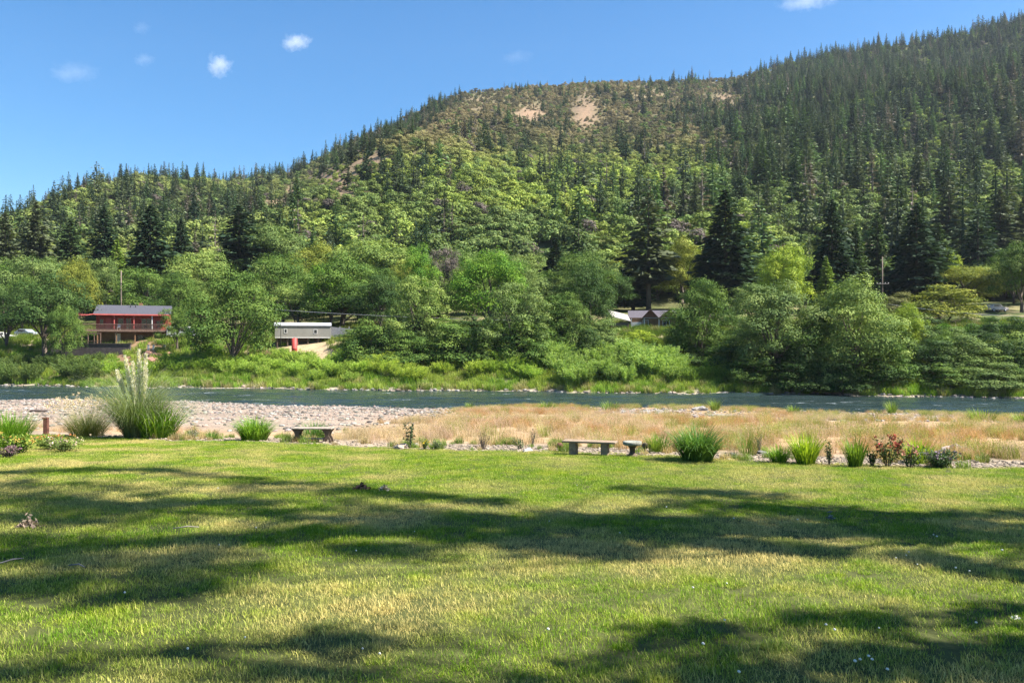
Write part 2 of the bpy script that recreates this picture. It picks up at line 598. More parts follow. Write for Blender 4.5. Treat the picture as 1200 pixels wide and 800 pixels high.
def broadleaf(name, seed, clumps=70, per=120, leaf=0.035, cb=0.12, top=0.5, cr=(0.10, 0.17), m=None, droop=0.0, rag=0.35):
    """crown in a unit tree (height 1, width 1): foliage clumps around limbs, with gaps; returns crown mesh and clump centres"""
    g = np.random.default_rng(seed)
    d = rdir(clumps, g); d[:, 2] = np.where(d[:, 2] < -0.75, -d[:, 2], d[:, 2])
    az = np.arctan2(d[:, 1], d[:, 0])
    lump = 1 + rag * (np.sin(az * 2 + g.uniform(0, 6)) * .35 + np.sin(az * 3 + d[:, 2] * 3 + g.uniform(0, 6)) * .35 + g.normal(0, .35, clumps))
    rad = np.clip((0.45 + 0.55 * g.random(clumps) ** 0.5) * lump, 0.15, 1.12)
    zc = cb + (1 - cb) * top; rz_up = 1 - zc; rz_dn = zc - cb
    dz = np.clip(-d[:, 2], 0, .97); fill = (1 - dz ** 3) ** (1 / 3) / np.sqrt(1 - dz ** 2)
    d[:, :2] *= np.where(d[:, 2] < 0, fill, 1)[:, None]
    C = d * rad[:, None]
    C[:, :2] *= 0.5 - cr[0] * .6
    C[:, 2] = zc + np.where(C[:, 2] > 0, C[:, 2] * (rz_up - cr[0] * .5), C[:, 2] * (rz_dn - cr[0] * .5))
    crad = g.uniform(cr[0], cr[1], clumps)
    P = []; D = []; Nn = []; T = []
    ct = g.uniform(0.25, 0.75, clumps)
    for i in range(clumps):
        n = max(20, int(per * (crad[i] / cr[1]) ** 2 * g.uniform(.7, 1.2)))
        q = rdir(n, g); q[:, 2] = np.where(q[:, 2] < -0.35, -q[:, 2] * .8, q[:, 2]); q = unit(q)
        wob = 0.62 + 0.45 * g.random(n) + 0.25 * np.sin(q[:, 0] * 5 + i) * np.sin(q[:, 1] * 5 + 2 * i)
        pos = C[i] + q * (crad[i] * wob)[:, None] * np.array([1, 1, .75])
        P.append(pos)
        nn = unit(q * 1.5 + rdir(n, g) * .42 + np.array([0, 0, .30])); Nn.append(nn)
        dd = np.cross(nn, rdir(n, g)) + np.array([0, 0, -droop]); D.append(dd)
        T.append(np.clip(ct[i] + g.normal(0, .18, n), 0, 1))
    P = np.concatenate(P); D = np.concatenate(D); Nn = np.concatenate(Nn); T = np.concatenate(T)
    V, Q = leaves(P, D, Nn, leaf * g.uniform(.7, 1.35, len(P)), leaf * .62 * g.uniform(.8, 1.2, len(P)))
    return mesh_from(name, V, Q, T, [m or M['leaf']]), C


def trunk_mesh(name, C, seed, r=0.03, cb=0.12, top=0.5, m=None, limbs=9, stems=1):
    g = random.Random(seed)
    mb = MB()
    for s in range(stems):
        ox, oy = (0, 0) if stems == 1 else (g.uniform(-.12, .12), g.uniform(-.12, .12))
        zt = cb + (1 - cb) * (top + .15)
        pts = [(ox * .3 + g.uniform(-.012, .012) * k, oy * .3 + g.uniform(-.012, .012) * k, -0.03 + zt * k / 5) for k in range(6)]
        pts = [(p[0] + ox * k / 5, p[1] + oy * k / 5, p[2]) for k, p in enumerate(pts)]
        rr = r / (stems ** .5)
        mb.tube(pts, [rr * 1.35, rr, rr * .85, rr * .7, rr * .5, rr * .3], 7)
        idx = list(range(len(C))); g.shuffle(idx)
        for j in idx[:limbs]:
            k = g.choice((1, 2, 3, 4)); p = Vector(pts[k]); e = Vector(C[j])
            mid = p.lerp(e, .55) + Vector((0, 0, .03))
            mb.tube([p, mid, e], [rr * .45, rr * .28, rr * .1], 5, False)
    return mb.mesh(name, m or M['bark'])


def conifer(name, seed, levels=34, br=7, sp=10, taper=0.85, droop=0.25, spray=0.17, sw=0.42, base=0.06, m=None, gap=0.0, lop=0.0):
    """unit conifer: height 1, width 1; whorls of drooping branches carrying needle sprays. z is scaled by the tree's height"""
    g = np.random.default_rng(seed)
    P = []; D = []; Nn = []; T = []; Ls = []
    for i in range(levels):
        f = i / (levels - 1)
        z = base + (0.985 - base) * f
        R0 = 0.5 * (1 - f) ** taper * (0.9 if f > .12 else .55 + f * 3)
        if gap and g.random() < gap: R0 *= .45
        nb = max(3, int(br * (1 - .45 * f)))
        a0 = g.uniform(0, 6.28)
        for k in range(nb):
            az = a0 + 6.283 * k / nb + g.normal(0, .25)
            Rb = (R0 * g.uniform(.6, 1.15) + .018) * (1 + lop * math.cos(az))
            n = max(3, int(sp * (.35 + .65 * Rb / .5)))
            t = g.uniform(.12, 1.0, n) ** .8
            h = np.array([math.cos(az), math.sin(az), 0]); s = np.array([-h[1], h[0], 0])
            zz = z + .02 * t - droop * Rb * .35 * t ** 1.6 + g.normal(0, .006, n)
            off = g.normal(0, .16, n) * Rb * (1.2 - .6 * t)
            pos = h * (Rb * t)[:, None] + s * off[:, None]; pos[:, 2] = zz
            dd = h * 1.0 + s * (np.sign(off) * g.uniform(.1, .9, n))[:, None] + np.array([0, 0, -.25]) + rdir(n, g) * .3
            dd[:, 2] *= .35
            P.append(pos); D.append(dd)
            Nn.append(unit(np.array([0, 0, 1.0]) + rdir(n, g) * .55 + h * .3))
            T.append(np.clip(.5 + g.normal(0, .16, n) + .12 * (t - .5), 0, 1)); Ls.append(spray * (.35 + .65 * (1 - f)) * g.uniform(.7, 1.25, n))
    # the leader
    n = 8
    P.append(np.stack([g.normal(0, .004, n), g.normal(0, .004, n), np.linspace(.955, 1.0, n)], 1)); D.append(np.tile([0, 0, 1.0], (n, 1)) + g.normal(0, .3, (n, 3)))
    Nn.append(rdir(n, g)); T.append(np.full(n, .5)); Ls.append(np.full(n, spray * .22))
    P = np.concatenate(P); D = np.concatenate(D); Nn = np.concatenate(Nn); T = np.concatenate(T); Ls = np.concatenate(Ls)
    V, Q = leaves(P, D, Nn, Ls, Ls * sw)
    if name == 'hill_fir':                                # small trees keep their trunk in the one mesh
        ang = np.arange(4) * np.pi / 2; tv = np.concatenate([np.stack([r_ * np.cos(ang), r_ * np.sin(ang), np.full(4, z_)], 1) for r_, z_ in ((.05, 0), (.035, .5), (.006, .96))])
        tq = np.array([[k, (k + 1) % 4, 4 + (k + 1) % 4, 4 + k] for k in range(4)] + [[4 + k, 4 + (k + 1) % 4, 8 + (k + 1) % 4, 8 + k] for k in range(4)])
        V, Q, T = join([(V, Q, T), (tv, tq, np.full(8, .3))])
    return mesh_from(name, V, Q, T, [m or M['needle']])


def conifer_trunk(name, r=0.035):
    return MB().tube([(0, 0, -.03), (0, 0, .3), (0, 0, .65), (0, 0, .97)], [r, r * .75, r * .42, r * .06], 7).mesh(name, M['bark'])


def willow(name, seed, stems=70, per=70, l=0.085, w=0.018, m=None, lean=0.0):
    g = np.random.default_rng(seed)
    P = []; D = []; Nn = []; T = []
    for i in range(stems):
        az = g.uniform(0, 6.283); r0 = .16 * g.random() ** .5
        th = g.uniform(.02, .62) ; L = g.uniform(.6, 1.0) * (1 - .25 * th)
        h = np.array([math.cos(az), math.sin(az), 0])
        t = g.uniform(.08, 1.0, per)
        out = r0 + L * np.sin(th) * t * (0.6 + .5 * t) * .85
        pos = h * out[:, None]; pos[:, 2] = L * t * math.cos(th) * (1 - .12 * t)
        pos[:, 0] += lean * pos[:, 2]
        pos += g.normal(0, .028, (per, 3))
        pos[:, 2] = np.maximum(pos[:, 2], .01)
        dd = np.array([0, 0, .8]) + h * .5 + rdir(per, g) * .7; dd[:, 0] += lean
        P.append(pos); D.append(dd); Nn.append(unit(rdir(per, g) + h * .4 + np.array([0, 0, .4])))
        T.append(np.clip(g.normal(.5, .1) + g.normal(0, .15, per), 0, 1))
    P = np.concatenate(P); D = np.concatenate(D); Nn = np.concatenate(Nn); T = np.concatenate(T)
    V, Q = leaves(P, D, Nn, l * g.uniform(.7, 1.3, len(P)), w * g.uniform(.8, 1.3, len(P)))
    return mesh_from(name, V, Q, T, [m or M['leaf']])


def strap_clump(name, seed, n, L, spread, w, lean=(0.05, 0.5), bend=(0.3, 1.4), segs=5, m=None, tipcol=None, mats=None):
    g = np.random.default_rng(seed)
    rr = spread * np.sqrt(g.random(n)); a = g.uniform(0, 6.283, n)
    base = np.stack([rr * np.cos(a), rr * np.sin(a), np.zeros(n)], 1)
    az = a + g.normal(0, .6, n)
    f = rr / spread
    th0 = lean[0] + (lean[1] - lean[0]) * f * g.uniform(.6, 1.2, n)
    V, Q, s = straps(base, az, L * g.uniform(.6, 1.05, n), th0, g.uniform(*bend, n), w * g.uniform(.7, 1.2, n), segs)
    T = np.repeat(np.clip(g.normal(.5, .2, n), 0, 1), s)
    return mesh_from(name, V, Q, T, [m or M['blade']])


# ------------------------------------------------------------------ scattering of masses (geometry nodes, kind = stuff)
def scatter(name, pts, rot, scl, idx, protos, icol=None):
    pts = np.asarray(pts, np.float32); N = len(pts)
    me = bpy.data.meshes.new(name)
    me.vertices.add(N); me.vertices.foreach_set('co', pts.ravel())
    def att(nm, typ, arr, key):
        a = me.attributes.new(nm, typ, 'POINT'); a.data.foreach_set(key, np.asarray(arr, np.float32 if key != 'value' or typ == 'FLOAT' else np.int32).ravel())
    scl = np.asarray(scl, np.float32)
    if scl.ndim == 1: scl = np.repeat(scl[:, None], 3, 1)
    rot = np.asarray(rot, np.float32)
    if rot.ndim == 1: rot = np.stack([np.zeros(N), np.zeros(N), rot], 1)
    att('rot', 'FLOAT_VECTOR', rot, 'vector'); att('scl', 'FLOAT_VECTOR', scl, 'vector'); att('idx', 'INT', idx, 'value')
    if icol is not None:
        att('icol', 'FLOAT_VECTOR', icol, 'vector')
    o = bpy.data.objects.new(name, me); COL.objects.link(o)
    coll = bpy.data.collections.new(name + '_kinds')
    for k, pm in enumerate(protos):
        coll.objects.link(bpy.data.objects.new('%s_kind_%02d' % (name, k), pm))
    ng = bpy.data.node_groups.new(name + '_scatter', 'GeometryNodeTree')
    ng.interface.new_socket('Geometry', in_out='INPUT', socket_type='NodeSocketGeometry')
    ng.interface.new_socket('Geometry', in_out='OUTPUT', socket_type='NodeSocketGeometry')
    nd = ng.nodes; L = ng.links.new
    gi = nd.new('NodeGroupInput'); go = nd.new('NodeGroupOutput')
    ci = nd.new('GeometryNodeCollectionInfo'); ci.inputs['Collection'].default_value = coll
    ci.inputs['Separate Children'].default_value = True; ci.inputs['Reset Children'].default_value = True
    ip = nd.new('GeometryNodeInstanceOnPoints'); ip.inputs['Pick Instance'].default_value = True
    def na(nm, typ):
        n = nd.new('GeometryNodeInputNamedAttribute'); n.data_type = typ; n.inputs['Name'].default_value = nm
        return [s for s in n.outputs if s.enabled and s.name == 'Attribute'][0]
    er = nd.new('FunctionNodeEulerToRotation')
    L(gi.outputs[0], ip.inputs['Points']); L(ci.outputs[0], ip.inputs['Instance'])
    L(na('idx', 'INT'), ip.inputs['Instance Index'])
    L(na('rot', 'FLOAT_VECTOR'), er.inputs[0]); L(er.outputs[0], ip.inputs['Rotation'])
    L(na('scl', 'FLOAT_VECTOR'), ip.inputs['Scale'])
    L(ip.outputs[0], go.inputs[0])
    md = o.modifiers.new('scatter', 'NODES'); md.node_group = ng
    return o


def with_mat(me, m):
    c = me.copy(); c.materials.clear(); c.materials.append(m); return c


# ------------------------------------------------------------------ tree prototypes
BR = []
for k, kw in enumerate([dict(clumps=72, cr=(.10, .19), per=520, leaf=.021, cb=.10, top=.50), dict(clumps=78, cr=(.09, .19), per=480, leaf=.021, cb=.14, top=.45, rag=.5),
                        dict(clumps=62, cr=(.09, .19), per=520, leaf=.022, cb=.30, top=.45, rag=.5), dict(clumps=80, cr=(.10, .19), per=500, leaf=.021, cb=.04, top=.42),
                        dict(clumps=70, per=330, leaf=.022, cb=.16, top=.5, rag=.7, cr=(.08, .14))]):
    me, C = broadleaf('broad_crown', 100 + k, **kw)
    tr = trunk_mesh('broad_trunk', C, 200 + k, r=.028, cb=kw['cb'], top=kw['top'], limbs=12)
    BR.append((me, tr))
ROUND, UNEVEN, STEMMED, SKIRTED, OPEN = range(5)
BUSH = []
for k in range(3):
    me, C = broadleaf('bush_crown', 140 + k, clumps=48, per=330, leaf=.036, cb=.0, top=.30, cr=(.13, .22), rag=.4)
    BUSH.append((me, trunk_mesh('bush_stem', C, 240 + k, r=.02, cb=.02, top=.3, limbs=9, stems=2)))
CON = [conifer('fir_crown', 300, levels=48, br=10, sp=19, taper=.72, spray=.15, lop=.12),
       conifer('fir_crown', 301, levels=44, br=9, sp=18, taper=.66, spray=.16, gap=.18, lop=.2),
       conifer('fir_crown', 302, levels=48, br=9, sp=17, taper=.8, spray=.15, gap=.1),
       conifer('pine_crown', 303, levels=26, br=7, sp=13, taper=.55, spray=.19, droop=.1, base=.22, gap=.25, lop=.2)]
CTR = conifer_trunk('fir_trunk')
HCON = [conifer('hill_fir', 320 + k, levels=(22, 22, 24, 18, 22, 26, 15, 12)[k], br=(6, 6, 6, 5, 6, 7, 5, 4)[k], sp=(8, 8, 8, 8, 8, 9, 8, 3)[k], taper=(.8, .7, .9, .6, .75, 1.0, .42, .8)[k], spray=.22, sw=.45,
                gap=(.0, .15, .1, .25, .1, 0, .3, .4)[k], base=(.05, .08, .06, .2, .1, .03, .34, .15)[k], lop=(.1, .2, .15, .3, .1, .05, .35, .3)[k]) for k in range(8)]
HOAK = [broadleaf('hill_oak', 340 + k, clumps=24, per=60, leaf=.10, cb=.02, top=.38, cr=(.16, .25), rag=.3)[0] for k in range(5)]
M['willow'] = leafmat('willow_leaf', trans=.38, var=.4)
WIL = [willow('willow_leaves', 360 + k, m=M['willow'], lean=(.0, -.25, .1, .2)[k]) for k in range(4)]


def tree(name, label, cat, u, top, base, w, Y, proto, col, rot=None, group=None, zbase=None):
    """one tree: its foot at pixel column u, its top at row top, w pixels wide, standing Y metres away"""
    X = (u - 600) / F * Y
    z0 = gz(X, Y)
    ztop = CZ + (400 - top) / F * Y
    h = ztop - z0
    wd = w / F * Y
    crown, trunk = proto
    t = thing(name, label, cat, (X, Y, z0), random.uniform(0, 6.28) if rot is None else rot, (wd, wd, h), group)
    obj('crown', crown, t, color=col)
    obj('trunk', trunk, t)
    return t


# colours (albedo)
DKFIR = (0.026, 0.050, 0.024); FIR = (0.050, 0.084, 0.028); GRFIR = (0.078, 0.094, 0.048); LIMEFIR = (0.14, 0.21, 0.03)
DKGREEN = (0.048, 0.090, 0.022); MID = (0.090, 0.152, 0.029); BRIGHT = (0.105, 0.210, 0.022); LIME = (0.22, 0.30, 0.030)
YELLOW = (0.19, 0.215, 0.034); GREY = (0.125, 0.182, 0.050); PALE = (0.165, 0.232, 0.054); PURPLE = (0.125, 0.105, 0.090); OLIVE = (0.16, 0.165, 0.055)
WILLOW = (0.26, 0.38, 0.055)


def broad(*a, k=ROUND, **kw): return tree('broadleaf_tree', a[0], 'tree', a[1], a[2] - 4, a[3], a[4] * 1.12, *a[5:-1], BR[k], a[-1], group='broadleaf trees across the river', **kw)
def fir(*a, k=0, **kw): return tree('pine_tree' if k == 3 else 'fir_tree', a[0], 'pine tree' if k == 3 else 'fir tree', a[1], a[2] - 5, a[3], a[4] * 1.42, *a[5:-1], (CON[k], CTR), a[-1], group='tall firs across the river', **kw)
def bush(*a, k=0, **kw): return tree('bush', a[0], 'bush', *a[1:-1], BUSH[k], a[-1], group='bushes on the far bank', **kw)


# far left, around the red house
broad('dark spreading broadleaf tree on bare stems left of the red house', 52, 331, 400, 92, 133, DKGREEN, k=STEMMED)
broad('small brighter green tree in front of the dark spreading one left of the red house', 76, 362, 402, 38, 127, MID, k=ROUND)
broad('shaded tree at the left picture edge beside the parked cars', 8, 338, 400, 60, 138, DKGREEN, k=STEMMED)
broad('pale green oak behind the dark spreading tree at the far left', 50, 309, 370, 74, 170, GREY, k=UNEVEN)
broad('golden green tree standing behind the red awning', 92, 311, 370, 48, 165, YELLOW, k=UNEVEN)
broad('grey green tree behind the ridge of the red house roof', 124, 309, 370, 46, 170, GREY, k=OPEN)
broad('light oak beside the utility pole behind the red house', 172, 322, 370, 70, 168, MID, k=UNEVEN)
broad('wide light green oak up the slope right of the red house', 232, 300, 350, 84, 190, PALE, k=ROUND)
broad('mid green tree between the red house roof and the big round tree', 210, 327, 380, 58, 155, MID, k=SKIRTED)
broad('big round mid green tree between the red house and the trailer', 274, 327, 415, 96, 124, MID, k=SKIRTED)
broad('small bare-limbed tree standing by the white van', 208, 366, 400, 40, 131, MID, k=OPEN)
fir('dark broad fir on the slope behind the red house roof', 176, 247, 345, 66, 185, DKFIR, k=0)
fir('dark fir between two lighter crowns above the golden tree', 122, 249, 345, 44, 205, DKFIR, k=1)
fir('grey green fir near the left picture edge', 42, 243, 350, 50, 200, GRFIR, k=1)
fir('loose grey fir cut by the left picture edge', 6, 255, 350, 50, 190, GRFIR, k=2)
fir('lime green young fir left of the utility pole', 137, 286, 350, 36, 180, LIMEFIR, k=2)
fir('big dark fir upslope of the big round tree', 280, 247, 340, 74, 200, DKFIR, k=1)
fir('narrow fir beside the big dark fir upslope of the round tree', 310, 262, 340, 40, 205, FIR, k=2)
fir('slim dark fir right of the broad one behind the red house', 212, 262, 345, 40, 205, DKFIR, k=2)
fir('mid green fir above the pale oak at far left', 82, 262, 345, 42, 215, FIR, k=0)
# behind the trailer
broad('tall mid green tree directly behind the trailer', 332, 305, 385, 84, 158, MID, k=UNEVEN)
broad('grey green oak upslope of the tree behind the trailer', 318, 270, 345, 84, 205, GREY, k=ROUND)
broad('large dark based tree with sunny top behind the grey fence', 402, 309, 390, 104, 150, MID, k=SKIRTED)
broad('wide yellow green oak above the grey fence trees', 434, 288, 345, 128, 190, PALE, k=ROUND)
broad('light oak crown left of the wide yellow green one', 372, 292, 345, 76, 188, YELLOW, k=UNEVEN)
broad('upright bright green tree above the pale cottonwood', 490, 297, 370, 44, 145, BRIGHT, k=SKIRTED)
broad('pale cottonwood with a visible dark trunk near the bank', 490, 330, 418, 74, 122, PALE, k=OPEN)
broad('thin grey purple tree behind the bright maple', 524, 298, 378, 48, 160, PURPLE, k=OPEN)
broad('brilliant green round maple in the middle of the bank', 573, 300, 395, 86, 136, BRIGHT, k=ROUND)
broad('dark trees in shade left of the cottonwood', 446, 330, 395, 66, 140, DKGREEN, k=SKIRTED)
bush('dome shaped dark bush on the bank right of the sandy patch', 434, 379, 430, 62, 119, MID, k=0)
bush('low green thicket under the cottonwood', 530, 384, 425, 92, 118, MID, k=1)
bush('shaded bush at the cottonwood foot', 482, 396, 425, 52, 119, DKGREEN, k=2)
broad('loose pale tree in front of the bright maple', 606, 338, 425, 84, 117, GREY, k=OPEN)
bush('leafy bush below the loose pale tree', 618, 374, 430, 76, 115, MID, k=0)
bush('wide green bush on the bank under the bright maple', 568, 392, 425, 50, 117, DKGREEN, k=1)
# middle
fir('dark blue green fir right of the bright maple', 652, 284, 370, 48, 168, DKFIR, k=0)
fir('olive fir leaning against the dark blue green one', 678, 262, 350, 42, 190, FIR, k=3)
broad('dark green tree left of the brown cabins', 690, 317, 408, 62, 124, DKGREEN, k=UNEVEN)
broad('low tree filling the gap left of the cabins', 660, 352, 415, 62, 120, MID, k=SKIRTED)
broad('grey green tree just upslope of the cabins on the left', 715, 318, 372, 48, 180, GREY, k=OPEN)
fir('tall grey pine with sparse branches behind the cabins', 760, 232, 370, 66, 172, GRFIR, k=3)
fir('green fir at the foot of the tall grey pine', 742, 300, 372, 50, 178, FIR, k=1)
fir('broad dark fir right of the cabins', 850, 228, 370, 76, 166, DKFIR, k=0)
fir('lighter fir in front of the broad dark one', 828, 288, 372, 42, 172, FIR, k=2)
broad('yellow green tree upslope of the cabin roof', 800, 288, 365, 60, 178, YELLOW, k=UNEVEN)
broad('round mid green tree right of the cabins near the water', 822, 337, 440, 74, 114, MID, k=SKIRTED)
bush('small lime bush below the cabin wall', 752, 388, 415, 44, 120, LIME, k=0)
bush('dark bush under the round tree near the water', 852, 398, 450, 66, 110, MID, k=1)
bush('low green bush in front of the cabin path', 706, 388, 420, 46, 119, GREY, k=2)
# right
broad('bright yellow green tree left of the dark firs', 920, 294, 380, 58, 148, LIME, k=ROUND)
broad('pale tree filling the space under the yellow green one', 880, 340, 420, 70, 122, GREY, k=OPEN)
fir('tallest dark fir of the group right of the yellow green tree', 975, 240, 365, 54, 160, DKFIR, k=0)
fir('small bright cedar at the foot of the tallest dark fir', 968, 306, 365, 30, 152, LIMEFIR, k=2)
fir('slim fir between the two dark firs', 1003, 268, 365, 36, 168, FIR, k=2)
fir('grey green fir by the right utility pole', 1028, 255, 365, 42, 172, FIR, k=1)
fir('broad dark fir above the grey shed', 1074, 244, 365, 66, 162, DKFIR, k=0)
fir('fir with bright side right of the broad dark one', 1100, 268, 365, 44, 172, FIR, k=1)
fir('lone dark topped fir above the yellow shrubs at right', 1146, 252, 340, 50, 195, DKFIR, k=3)
fir('grey fir near the right picture edge', 1172, 228, 335, 44, 215, GRFIR, k=1)
fir('pale grey fir left of the lone dark topped one', 1112, 214, 330, 42, 225, GRFIR, k=3)
fir('thin fir at the right picture edge', 1200, 236, 335, 40, 215, GRFIR, k=2)
broad('big pale leaved tree overhanging the water', 908, 342, 462, 100, 104, GREY, k=SKIRTED)
broad('light green tree overhanging the water below the dark firs', 1000, 337, 462, 104, 101, PALE, k=SKIRTED)
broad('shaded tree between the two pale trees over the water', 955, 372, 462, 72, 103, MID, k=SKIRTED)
broad('yellow green upright tree in front of the grey shed', 1064, 362, 440, 40, 109, LIME, k=UNEVEN)
broad('lime green tree above the yellow shrubs', 1104, 296, 355, 42, 178, LIME, k=UNEVEN)
broad('wide yellow green tree behind the rounded yellow shrub', 1128, 318, 370, 90, 160, YELLOW, k=ROUND)
broad('light green tree at the right edge above the parked car', 1188, 306, 368, 62, 166, PALE, k=STEMMED)
bush('rounded yellowish shrub beside the hedge', 1106, 338, 388, 88, 140, YELLOW, k=0)
bush('olive shrub right of the grey shed', 1052, 345, 385, 50, 150, OLIVE, k=1)
for i, (u, top, w, Y, col, lab) in enumerate([
        (1048, 396, 56, 103, MID, 'mid green bush right of the tree over the water'), (1090, 402, 70, 101, DKGREEN, 'dark bush hanging over the water at right'),
        (1136, 396, 74, 101, GREY, 'grey green bramble below the red wall'), (1180, 394, 70, 101, PALE, 'pale willow bramble at the right edge above the water'),
        (1080, 384, 52, 110, MID, 'green bush below the yellow green upright tree'), (1120, 388, 46, 112, MID, 'round bush right below the hedge'),
        (1110, 428, 60, 97, MID, 'low bush touching the water at right'), (1165, 428, 72, 95, GREY, 'grey low bush touching the water at the right edge'),
        (1220, 400, 80, 98, GREY, 'bush cut by the right picture edge'), (1035, 424, 60, 99, DKGREEN, 'shaded bush at the waterline under the pale tree'),
        (985, 428, 60, 98, DKGREEN, 'dark waterside bush beneath the light green tree'), (930, 428, 64, 100, DKGREEN, 'dark waterside bush beneath the big pale tree'),
        (880, 420, 62, 103, MID, 'waterside bush left of the big pale tree'), (1150, 412, 60, 98, PALE, 'pale bush in the middle of the right bank'),
        (1200, 380, 40, 124, MID, 'bush beside the end of the red wall')]):
    bush(lab, u, top, 460, w, Y, col, k=i % 3)

# understorey closing the gaps under the trees
g = np.random.default_rng(66)
for i in range(58):
    u = 415 + 830 * (i + g.uniform(.1, .9)) / 58
    if 712 < u < 802: continue
    X = (u - 600) / F * 116
    Y = float(far_edge(np.array([X]))[0]) + g.uniform(9, 24) - (4 if u > 830 else 0)
    X = (u - 600) / F * Y
    z0 = gz(X, Y); hh = g.uniform(3.0, 5.8)
    col = [DKGREEN, MID, DKGREEN, MID, GREY][int(g.integers(0, 5))]; v = g.uniform(.8, 1.2)
    zn = next(t for lim, t in [(560, 'under the pale cottonwood'), (720, 'under the bright maple and its neighbours'), (860, 'around the round tree right of the cabins'), (1050, 'beneath the two pale trees over the water'), (9999, 'on the right bank below the hedge')] if u < lim)
    tree('understorey_bush', ('dark' if col is DKGREEN else 'lighter') + ' understorey bush ' + zn, 'bush', u, 400 - (z0 + hh - CZ) * F / Y, 0, g.uniform(40, 70), Y, BUSH[i % 3], tuple(c * v for c in col), group='understorey bushes on the far bank')

# the woods filling the terrace behind the houses
g = np.random.default_rng(61)
for i in range(106):
    u = -200 + 1620 * (i + g.uniform(.1, .9)) / 106
    Y = g.uniform(142, 200)
    by_fir = min(abs(u - q) for q in (176, 122, 280, 760, 850, 975, 1003, 1028, 1074, 1100, 1146)) < 42
    if by_fir: Y = g.uniform(188, 204)
    X = (u - 600) / F * Y
    z0 = gz(X, Y)
    w = g.uniform(52, 92) * 165 / Y; hh = g.uniform(8.0, 13.5) * (.68 if by_fir else 1)
    top = 400 - (z0 + hh - CZ) * F / Y
    col = [MID, DKGREEN, GREY, BRIGHT, YELLOW, PALE, MID, DKGREEN][int(g.integers(0, 8))]  # each tree's own green, drawn at random
    v = g.uniform(.85, 1.15); col = tuple(c * v for c in col)
    zone_ = next(t for lim, t in [(230, 'behind the red house'), (450, 'behind the trailer'), (700, 'behind the bright maple'), (860, 'behind the brown cabins'), (1080, 'among the dark firs right of the cabins'), (9999, 'behind the hedges at far right')] if u < lim)
    tree('broadleaf_tree', ('lighter yellow green' if col[0] > .1 else 'darker green') + ' tree filling the woods ' + zone_, 'tree', u, top, 0, w, Y, BR[int(g.choice([0, 1, 3, 3]))], col, group='broadleaf woods behind the houses')

# willows on the low bank
WG = 'willow shrubs along the far waterline'
g = np.random.default_rng(17)
zones = [(-60, 112, 22, (404, 424), (2.0, 12.0), GREY, 'grey green willow leaning on the low bank at far left', [1, 2]),
         (112, 195, 7, (422, 434), (3, 8), WILLOW, 'bright young willow on the bank below the red house', [0, 2]),
         (195, 262, 12, (406, 424), (4, 13), (0.23, 0.34, 0.05), 'green willow shrub below the big round tree', [0, 2]),
         (255, 430, 38, (408, 430), (2.5, 12), (0.28, 0.39, 0.072), 'light green willow shrub on the bank below the trailer', [0, 2, 3]),
         (430, 565, 28, (406, 428), (3, 11), (0.32, 0.41, 0.065), 'yellow green willow on the bank below the cottonwood', [0, 2, 3]),
         (560, 640, 16, (404, 430), (3, 11), (0.25, 0.36, 0.06), 'willow shrub below the bright maple', [0, 2, 3]),
         (635, 800, 34, (390, 424), (3.0, 13), (0.235, 0.335, 0.085), 'tall soft green willow of the thicket in the middle of the bank', [0, 2, 3]),
         (795, 870, 7, (408, 438), (3, 8), (0.23, 0.34, 0.055), 'willow shrub beside the round tree near the water', [0, 3])]
for (u0, u1, n, (t0, t1), (s0, s1), col, lab, ks) in zones:
    for i in range(n):
        u = u0 + (u1 - u0) * (i + g.uniform(.1, .9)) / n
        f = g.random()
        X = (u - 600) / F * 115
        Y = float(far_edge(np.array([X]))[0]) + s0 + (s1 - s0) * f
        X = (u - 600) / F * Y
        top = t1 + (t0 - t1) * f + g.uniform(-4, 4)
        z0 = gz(X, Y); h = 1.1 * max(2.1, CZ + (400 - top) / F * Y - z0)
        wd = h * g.uniform(1.0, 1.5)
        v = g.uniform(.8, 1.2)
        o = obj('willow_shrub', WIL[int(g.choice(ks))], loc=(X, Y, z0 - .05), rotz=g.uniform(0, 6.28) if 1 not in ks else g.uniform(-.4, .4), scale=(wd, wd, h), color=(col[0] * v, col[1] * v, col[2] * v))
        tag(o, lab, 'willow shrub', WG)

